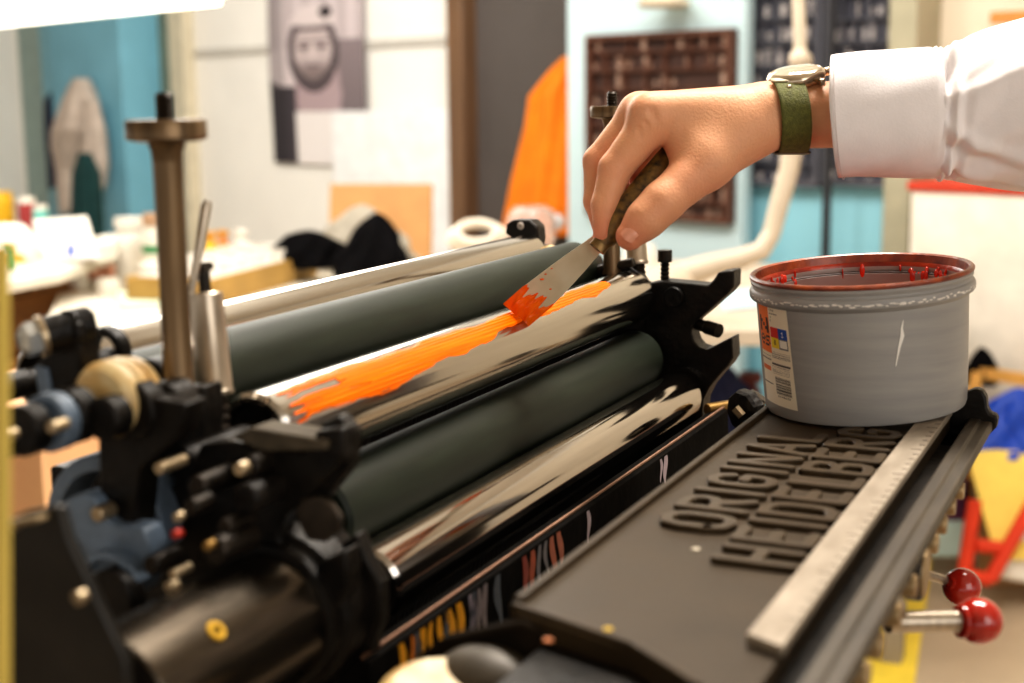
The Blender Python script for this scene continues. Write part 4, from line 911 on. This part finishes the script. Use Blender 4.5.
# --- white table behind the press
zb2 = .82
t2 = thing('worktable', 'long white worktable behind the back rollers', 'table', P(260, 420, Z=0))
tp = [P(x, y, Z=zb2) for x, y in [(36, 346), (62, 284), (150, 272), (440, 258), (560, 296), (330, 350)]]
slab(tp, zb2, .04).obj('table_top', simple('table_white', (222, 213, 196)), t2, bevel=.004)
for x, y in [(60, 340), (75, 290), (430, 264), (530, 296)]:
    p = P(x, y, Z=zb2); b = B(); b.box((p[0], p[1], zb2/2-.02), (.05, .05, zb2-.04)); b.obj('leg', simple('leg_grey', (150, 140, 126)), t2)
def cyl(name, px, py, z, r, h, m, label, cat, lid=None, prof=None, group=None, n=28):
    p = P(px, py, Z=z); e = thing(name, label, cat, p, group)
    pr = prof or [(.0005, 0), (r*.96, 0), (r, h*.06), (r, h*.84), (r*.86, h*.9), (r*.86, h)]
    b = B(); b.lathe([(a_*(1 if prof is None else r), b_*(1 if prof is None else h)) for a_, b_ in pr]+[(.0005, h)], p, Uz, n); b.obj(name+'_body' if False else 'body', m, e)
    if lid:
        b = B(); k = lid[1]; b.lathe([(.0005, h*k), (r*.92, h*k), (r*.92, h*(k+.16)), (.0005, h*(k+.16))], p, Uz, n); b.obj('lid', lid[0], e)
    return e
wh = simple('jar_white', (244, 238, 228), .4); sal = simple('salmon', (240, 178, 150), .5); yl = simple('yellow_plastic', (242, 190, 40), .4); grn = simple('green_plastic', (40, 140, 80), .4); gly = simple('amber', (214, 150, 50), .4)
BOT = [(.9, 0), (1, .06), (1, .55), (.75, .72), (.4, .82), (.4, 1)]
cyl('bottle', 133, 284, zb2, .058, .22, wh, 'large white plastic bottle standing on the worktable by the tall post', 'bottle', (wh, .9), [(.9, 0), (1, .05), (1, .62), (.9, .8), (.5, .92), (.45, 1)])
e = cyl('paint_tub', 160, 290, zb2, .05, .24, simple('tub_white', (236, 230, 216)), 'white tub with a green band right of the large white bottle', 'tub', (simple('tub_brown', (186, 150, 120)), .92))
b = B(); p = P(160, 290, Z=zb2); b.lathe([(.0505, .13), (.0515, .13), (.0515, .155), (.0505, .155)], p, Uz, 28, close=True); b.obj('green_band', grn, e)
cyl('jar', 90, 279, zb2, .038, .055, sal, 'salmon pink jar left of the large white bottle, further left of two', 'jar', (wh, .9))
cyl('jar', 107, 277, zb2, .038, .055, sal, 'salmon pink jar touching the large white bottle', 'jar', (wh, .9))
cyl('jar', 78, 289, zb2, .036, .06, wh, 'small white jar at the left edge of the worktable', 'jar', (wh, .9))
cyl('jar', 108, 294, zb2, .04, .05, wh, 'low white jar in front of the salmon pink jars', 'jar', (wh, .9))
o = slab([P(x, y, Z=zb2+.012) for x, y in [(115, 292), (185, 286), (200, 300), (120, 306)]], zb2+.014, .012).obj('paper_pad', simple('mint_paper', (206, 220, 196))); tag(o, 'pale mint paper pad lying on the worktable', 'paper pad')
# crate of jars
ca = P(214, 306, Z=zb2+.0); cb_ = P(316, 276, Z=zb2+.0); dd = nrm(cb_-ca); nn_ = np.array((-dd[1], dd[0], 0)); Lc = np.linalg.norm(cb_-ca); dw = .30; hc_ = .085
cr_ = thing('wooden_crate', 'shallow wooden crate full of white jars on the worktable', 'crate', (ca+cb_)/2+nn_*dw/2); wd_ = mat('crate_wood', (176, 140, 76), .6, 0, .15, 8)
Rc = np.array([dd, nn_, Uz]).T
for nm, c, sz_ in [('crate_side', ca+dd*Lc/2+Uz*hc_/2, (Lc, .015, hc_)), ('crate_side', ca+dd*Lc/2+nn_*dw+Uz*hc_/2, (Lc, .015, hc_)), ('crate_end', ca+nn_*dw/2+Uz*hc_/2, (.015, dw, hc_)), ('crate_end', cb_+nn_*dw/2+Uz*hc_/2, (.015, dw, hc_)), ('crate_floor', ca+dd*Lc/2+nn_*dw/2+Uz*.008, (Lc, dw, .012))]:
    b = B(); b.box(c, sz_, Rc); b.obj(nm, wd_, cr_, bevel=.002)
nj = 6
proto = None
for i in range(nj):
    for j in range(3):
        p = ca+dd*Lc*(i+.5)/nj+nn_*dw*(j+.5)/3+Uz*.015
        if proto is None:
            r = min(Lc/nj, dw/3)*.46; e = thing('jar', 'white jar standing in the shallow wooden crate', 'jar', p, 'white jars in the wooden crate')
            b = B(); b.lathe([(.0005, 0), (r*.95, 0), (r, .008), (r, .075), (r*.85, .085), (.0005, .085)], p, Uz, 20); jb = b.obj('body', wh, e); b = B(); b.lathe([(.0005, .085), (r*.9, .085), (r*.9, .105), (.0005, .105)], p, Uz, 20); jl = b.obj('lid', wh, e); proto = (e, [jb, jl])
        else:
            e = proto[0].copy(); COL.objects.link(e); e.location = tuple(p)
            for ch in proto[1]:
                c = ch.copy(); COL.objects.link(c); c.parent = e
cyl('bottle', 211, 268, zb2, .030, .135, yl, 'small yellow bottle behind the crate of jars', 'bottle', (gly, .86), BOT)
cyl('bottle', 224, 266, zb2, .026, .135, simple('orange_plastic', (236, 150, 70)), 'small orange bottle next to the small yellow bottle', 'bottle', (gly, .86), BOT)
cyl('bottle', 242, 266, zb2, .030, .14, wh, 'narrow white bottle behind the crate of jars', 'bottle', (wh, .86), BOT)
# bench clutter
p0 = [P(x, y, D=d_) for x, y, d_ in [(44, 262, 4.75), (97, 259, 4.6), (84, 216, 4.85), (31, 220, 5.0)]]
e = thing('white_card', 'white leaning card with a small blue print on the workbench', 'card', P(60, 260, Z=zb1)); b = B(); b.prism(p0, (0, .02, 0)); b.obj('card', simple('card_white', (246, 240, 230)), e, bevel=.01)
b = B(); b.prism([P(x, y, D=4.6) for x, y in [(66, 257), (75, 256), (74, 244), (67, 245)]], (0, .004, 0)); b.obj('blue_print', simple('print_blue', (120, 140, 214)), e)
o = slab([P(x, y, Z=zb1+.06) for x, y in [(96, 246), (116, 243), (118, 236), (98, 238)]], zb1+.07, .07).obj('white_box', wh, bevel=.01); tag(o, 'low white box beside the leaning card', 'box')
e = thing('dome_lamp', 'white domed lamp on a yellow stem on the workbench', 'lamp', P(10, 262, Z=zb1)); p = P(10, 262, Z=zb1); b = B(); b.lathe([(.0005, .13), (.05, .125), (.085, .09), (.09, .07), (.08, .07), (.0005, .10)], p, Uz, 28); b.obj('lamp_shade', wh, e); b = B(); b.lathe([(.0005, 0), (.05, 0), (.045, .02), (.02, .03), (.02, .09), (.0005, .09)], p, Uz, 20); b.obj('stem', yl, e)
cyl('bottle', 9, 266+4, zb1, .018, .07, grn, 'little green bottle under the white domed lamp', 'bottle', (grn, .86), BOT)
cyl('jar', 3, 232, zb1, .05, .16, yl, 'yellow jar behind the white domed lamp', 'jar', (yl, .86))
cyl('jar', 29, 236, zb1, .035, .15, simple('dull_red', (150, 50, 50)), 'dull red jar behind the leaning card', 'jar', (wh, .86))
cyl('jar', 42, 236, zb1, .03, .12, simple('teal_plastic', (110, 190, 180)), 'small teal jar behind the leaning card', 'jar', (wh, .86))
# lumps of cloth and bags
def lump(name, px0, px1, py0, py1, D, m, label, cat, seed, depth=.7, peak=.5, pw=1.6):
    rr = np.random.default_rng(seed); ph = rr.uniform(0, 6.3, 8); c = P((px0+px1)/2, py1, D=D); w_ = (px1-px0)*D/F/2; h_ = (py1-py0)*D/F
    rt = nrm((R[0, 0], R[1, 0], 0)); fw = np.array((-rt[1], rt[0], 0)); b = B()
    def fn(a, t):
        th = a*2*math.pi; k = (1-t**pw)**(.7) if t < 1 else 0; f = 1+.16*math.sin(3*th+ph[0]+t*5)+.10*math.sin(7*th+ph[1]-t*8)+.05*math.sin(13*th+ph[2]+t*14)
        return c+rt*(w_*(k*f*math.cos(th)+(peak-.5)*t))+fw*(w_*depth*k*f*math.sin(th))+Uz*(h_*(t+.03*math.sin(5*th+ph[3])*t*(1-t)))
    b.grid(fn, 60, 30, closed_u=True); b.f.append(tuple(range(60))); b.mi.append(0)
    o = b.obj(name, m, smooth=80); return tag(o, label, cat)
blk = mat('black_cloth', (12, 11, 13), .95, 0, .2, 18, bump=.3, bscale=60, spec=.1)
c_ = [P(x, y, D=5.6) for x, y in [(328, 268), (430, 268), (431, 184), (330, 184)]]; b = B(); b.prism(c_, WN*.012); o = b.obj('cardboard_sheet', simple('cardboard', (196, 146, 92)), bevel=.002); tag(o, 'tan cardboard sheet leaning against the white board', 'cardboard')
lump('grey_bag', 316, 412, 204, 270, 5.3, cloth('grey_canvas', (172, 164, 150)), 'grey canvas bag in front of the cardboard sheet', 'bag', 3, .4)
lump('black_bag', 264, 340, 230, 268, 5.0, blk, 'low black bag on the worktable, left of the peaked black cloth', 'bag', 5, .4, .7, 3)
lump('black_cloth', 334, 418, 212, 285, 4.8, blk, 'peaked heap of black cloth in front of the grey bag', 'cloth', 8, .5, .55, 1.3)
b = B(); p = P(478, 238, D=4.4); ax = nrm((.3, -.8, .5)); a_ = nrm(np.cross(ax, Uz)); b_ = np.cross(ax, a_)
for k in range(3): b.tube([p+ax*.02*k+(.085-.012*k)*(math.cos(t*.2618)*a_+.55*math.sin(t*.2618)*b_) for t in range(24)], .014, 8, closed=True)
tag(b.obj('hose_coil', simple('hose_cream', (226, 214, 196))), 'coil of cream hose behind the far end of the slim roller', 'hose')
p = P(531, 246, D=4.2); b = B(); b.lathe([(.0005, 0), (.06, 0), (.072, .02), (.072, .08), (.055, .11), (.05, .115), (.046, .112), (.066, .08), (.066, .02), (.0005, .012)], p, Uz, 32); tag(b.obj('clear_jar', mat('clear_pink_plastic', (250, 226, 214), .15, 0, .03, 20, trans=.75)), 'clear plastic jar below the orange jacket', 'jar')
b = B(); b.ball(P(556, 222, D=4.5), .022, 16, (1.4, 1, 1.2)); b.ball(P(549, 214, D=4.5), .016, 16); tag(b.obj('grey_rag', simple('rag_grey', (170, 168, 168))), 'small grey rag against the orange jacket', 'rag')
# right table with papers
zb3 = .90
t3 = thing('side_table', 'white side table behind the far bracket and the ink can', 'table', P(680, 420, Z=0))
tp = [P(x, y, Z=zb3) for x, y in [(540, 290), (620, 258), (770, 264), (950, 274), (940, 330), (560, 330)]]
slab(tp, zb3, .04).obj('table_top', simple('side_table_white', (206, 192, 172)), t3, bevel=.004)
for x, y in [(570, 322), (640, 265), (905, 318), (915, 282)]:
    p = P(x, y, Z=zb3); b = B(); b.box((p[0], p[1], zb3/2-.02), (.05, .05, zb3-.04)); b.obj('leg', MATS['leg_grey'], t3)
zs_ = 1.45-4.0*(436-102)/1446*1.0; slab([P(x, y, Z=.50) for x, y in [(600, 420), (900, 412), (900, 470), (600, 480)]], .50, .02).obj('lower_shelf', MATS['side_table_white'], t3)
for pts, m, lb in [([(612, 292), (690, 280), (720, 300), (640, 314)], simple('paper_white', (244, 240, 232)), 'white paper sheet on the side table behind the far bracket'), ([(716, 292), (752, 288), (760, 306), (724, 310)], simple('paper_blue', (190, 216, 226)), 'pale blue sheet on the side table beside the ink can')]:
    o = slab([P(x, y, Z=zb3+.006) for x, y in pts], zb3+.006, .005).obj('paper_sheet', m); tag(o, lb, 'paper')
cyl('yellow_tub', 686, 283, zb3, .032, .05, simple('bright_yellow', (250, 226, 40)), 'bright yellow tub on the side table above the clamp screw', 'tub', (MATS['bright_yellow'], .9))
cyl('white_pot', 640, 275, zb3, .05, .09, wh, 'white pot behind the putty knife hand on the side table', 'pot', (wh, .9))
# lower middle: things on the floor behind the bracket
lump('navy_bag', 676, 762, 358, 436, 4.0, cloth('navy_blue', (44, 50, 84)), 'navy blue bag seen between the far bracket and the ink can', 'bag', 11, .6)
cyl('red_brown_bottle', 750, 428, .50, .035, .16, simple('red_brown', (124, 62, 52)), 'red brown bottle beside the navy bag', 'bottle', (MATS['red_brown'], .86), BOT)
# lower right clutter
c_ = [P(x, 452, D=d_) for x, d_ in [(984, 4.15), (1090, 4.15), (1090, 4.42), (984, 4.42)]]; zt2 = min(q[2] for q in c_); b = B(); b.prism([(q[0], q[1], 0) for q in c_], (0, 0, zt2))
tag(b.obj('storage_box', simple('kraft_brown', (170, 134, 92)), bevel=.005), 'brown storage box under the royal blue sack', 'box')
cd = 4.35
b = B(); fr = [P(x, y, D=cd) for x, y in [(966, 428), (978, 372), (1052, 384), (1020, 440)]]
e = thing('easel', 'light wooden frame behind the blue plastic sack', 'frame', P(1000, 470, D=cd))
for i in range(4):
    b = B(); b.tube([fr[i], fr[(i+1) % 4]], .024, 4, phase=.785); b.obj('frame_bar', mat('light_wood', (222, 166, 84), .6, 0, .1, 8), e)
for q in (fr[0]+WN*.03, fr[3]+WN*.03):
    b = B(); b.tube([q, (q[0], q[1], 0)], .02, 4, phase=.785); b.obj('leg', MATS['light_wood'], e)
lump('black_bundle', 962, 998, 346, 384, 4.38, blk, 'small black bundle above the wooden frame', 'bundle', 21)
lump('blue_sack', 966, 1066, 386, 452, 4.2, simple('royal_blue', (24, 70, 178), .5), 'royal blue plastic sack at the right edge', 'sack', 22, .6)
e = [P(x, y, D=d_) for x, y, d_ in [(966, 452, 4.12), (1060, 450, 4.12), (1050, 560, 4.0), (996, 560, 4.0)]]
b = B(); b.prism(e, (0, .03, .01)); tag(b.obj('yellow_sheet', simple('yellow_card', (248, 216, 104))), 'large yellow sheet of card under the blue sack', 'card')
e = thing('red_rack', 'bright red wire rack with white sheets at the right edge', 'rack', P(1000, 600, Z=0))
for q0, q1 in [((975, 500), (964, 574)), ((964, 574), (990, 580)), ((990, 580), (1040, 490)), ((976, 545), (1000, 548))]:
    b = B(); b.tube([P(*q0, D=3.98), P(*q1, D=3.98)], .020, 10); b.obj('rack_rod', simple('bright_red', (226, 66, 30)), e)
b = B(); b.prism([P(x, y, D=4.02) for x, y in [(984, 578), (1010, 530), (1070, 500), (1070, 594)]], (0, .05, 0)); tag(b.obj('white_sack', simple('sack_white', (240, 234, 220)), bevel=.02), 'white sheets leaning behind the red wire rack', 'paper')
b = B(); b.prism([P(x, y, D=4.3) for x, y in [(934, 486), (966, 486), (966, 521), (934, 521)]], (0, .1, 0)); tag(b.obj('purple_box', simple('plum', (92, 40, 74)), bevel=.008), 'plum coloured box left of the red wire rack', 'box')
b = B(); b.prism([P(x, y, D=4.3) for x, y in [(926, 521), (968, 521), (970, 558), (930, 558)]], (0, .1, 0)); tag(b.obj('teal_box', simple('pale_teal', (196, 220, 216)), bevel=.008), 'pale teal box below the plum coloured box', 'box')
st = [P(x, y, Z=.004) for x, y in [(868, 560), (932, 560), (912, 700), (830, 700)]]
b = B(); b.prism(st, (0, 0, -.003)); struct(b.obj('trim_4', simple('floor_yellow', (240, 212, 74))))
# blurred yellow guard near the camera
b = B(); b.tube([P(1, 250, D=.50), P(2, 480, D=.49), P(1, 760, D=.47), P(1, 760, D=.47)*np.array((1, 1, 0))], .0032, 12, sq=(1, .8)); tag(b.obj('guard_rod', simple('olive_yellow', (206, 180, 84), .5)), 'thin yellow guard rod at the left edge in front of the press', 'guard rod')
# added block, peach colour standing in for a lit area beyond the cam ring
p = P(40, 470, D=2.3); b = B(); b.box((p[0], p[1], .5), (.30, .30, 1.0)); tag(b.obj('lit_area_block', simple('peach', (255, 196, 146), .7), bevel=.004), 'added peach block standing in for a lit area seen through the gap above the cam ring', 'box')
#ENDBG
# ================================================================== light and world
w = bpy.data.worlds.new('world'); scn.world = w; w.use_nodes = True; bg = w.node_tree.nodes['Background']
bg.inputs[0].default_value = (1.0, .94, .86, 1); bg.inputs[1].default_value = .8
def area(name, loc, target, size, power, col=(1, .95, .88), sy=None):
    l = bpy.data.lights.new(name, 'AREA'); l.energy = power; l.color = col; l.size = size
    if sy: l.shape = 'RECTANGLE'; l.size_y = sy
    o = bpy.data.objects.new(name, l); COL.objects.link(o); o.location = loc
    o.rotation_euler = (Vector(target)-Vector(loc)).to_track_quat('-Z', 'Y').to_euler(); return o
area('added_key_light', (2.6, -1.2, 2.5), (-.2, 1.0, 1.2), 2.2, 40, (1, .97, .93))  # added soft key light behind the camera's right, no window there
area('ceiling_light', (-.2, 1.6, 3.0), (-.2, 1.0, 1.2), 1.2, 75, (1, .93, .84), .35)
area('back_light', (-2.6, 3.4, 2.6), (-.4, 1.0, 1.2), 1.8, 50, (1, .95, .88))
for i, (px, dist, pw) in enumerate([(-100, 5.2, 560), (200, 4.4, 235), (480, 3.4, 190), (760, 3.0, 130), (1010, 2.9, 120)]):
    v = ray(px, 102); v = v/np.linalg.norm(v[:2]); q = CAM+v*dist
    tg = CAM+v*(dist+2.6)
    area('added_wall_fill', (q[0], q[1], 3.1), (tg[0], tg[1], .9), 1.6, pw*.122, (1, .975, .93), .6)  # added fill lights to brighten the back wall, no fixtures there
scn.view_settings.view_transform = 'Standard'
scn.view_settings.look = 'Medium High Contrast'
scn.view_settings.exposure = .0; scn.view_settings.gamma = 1
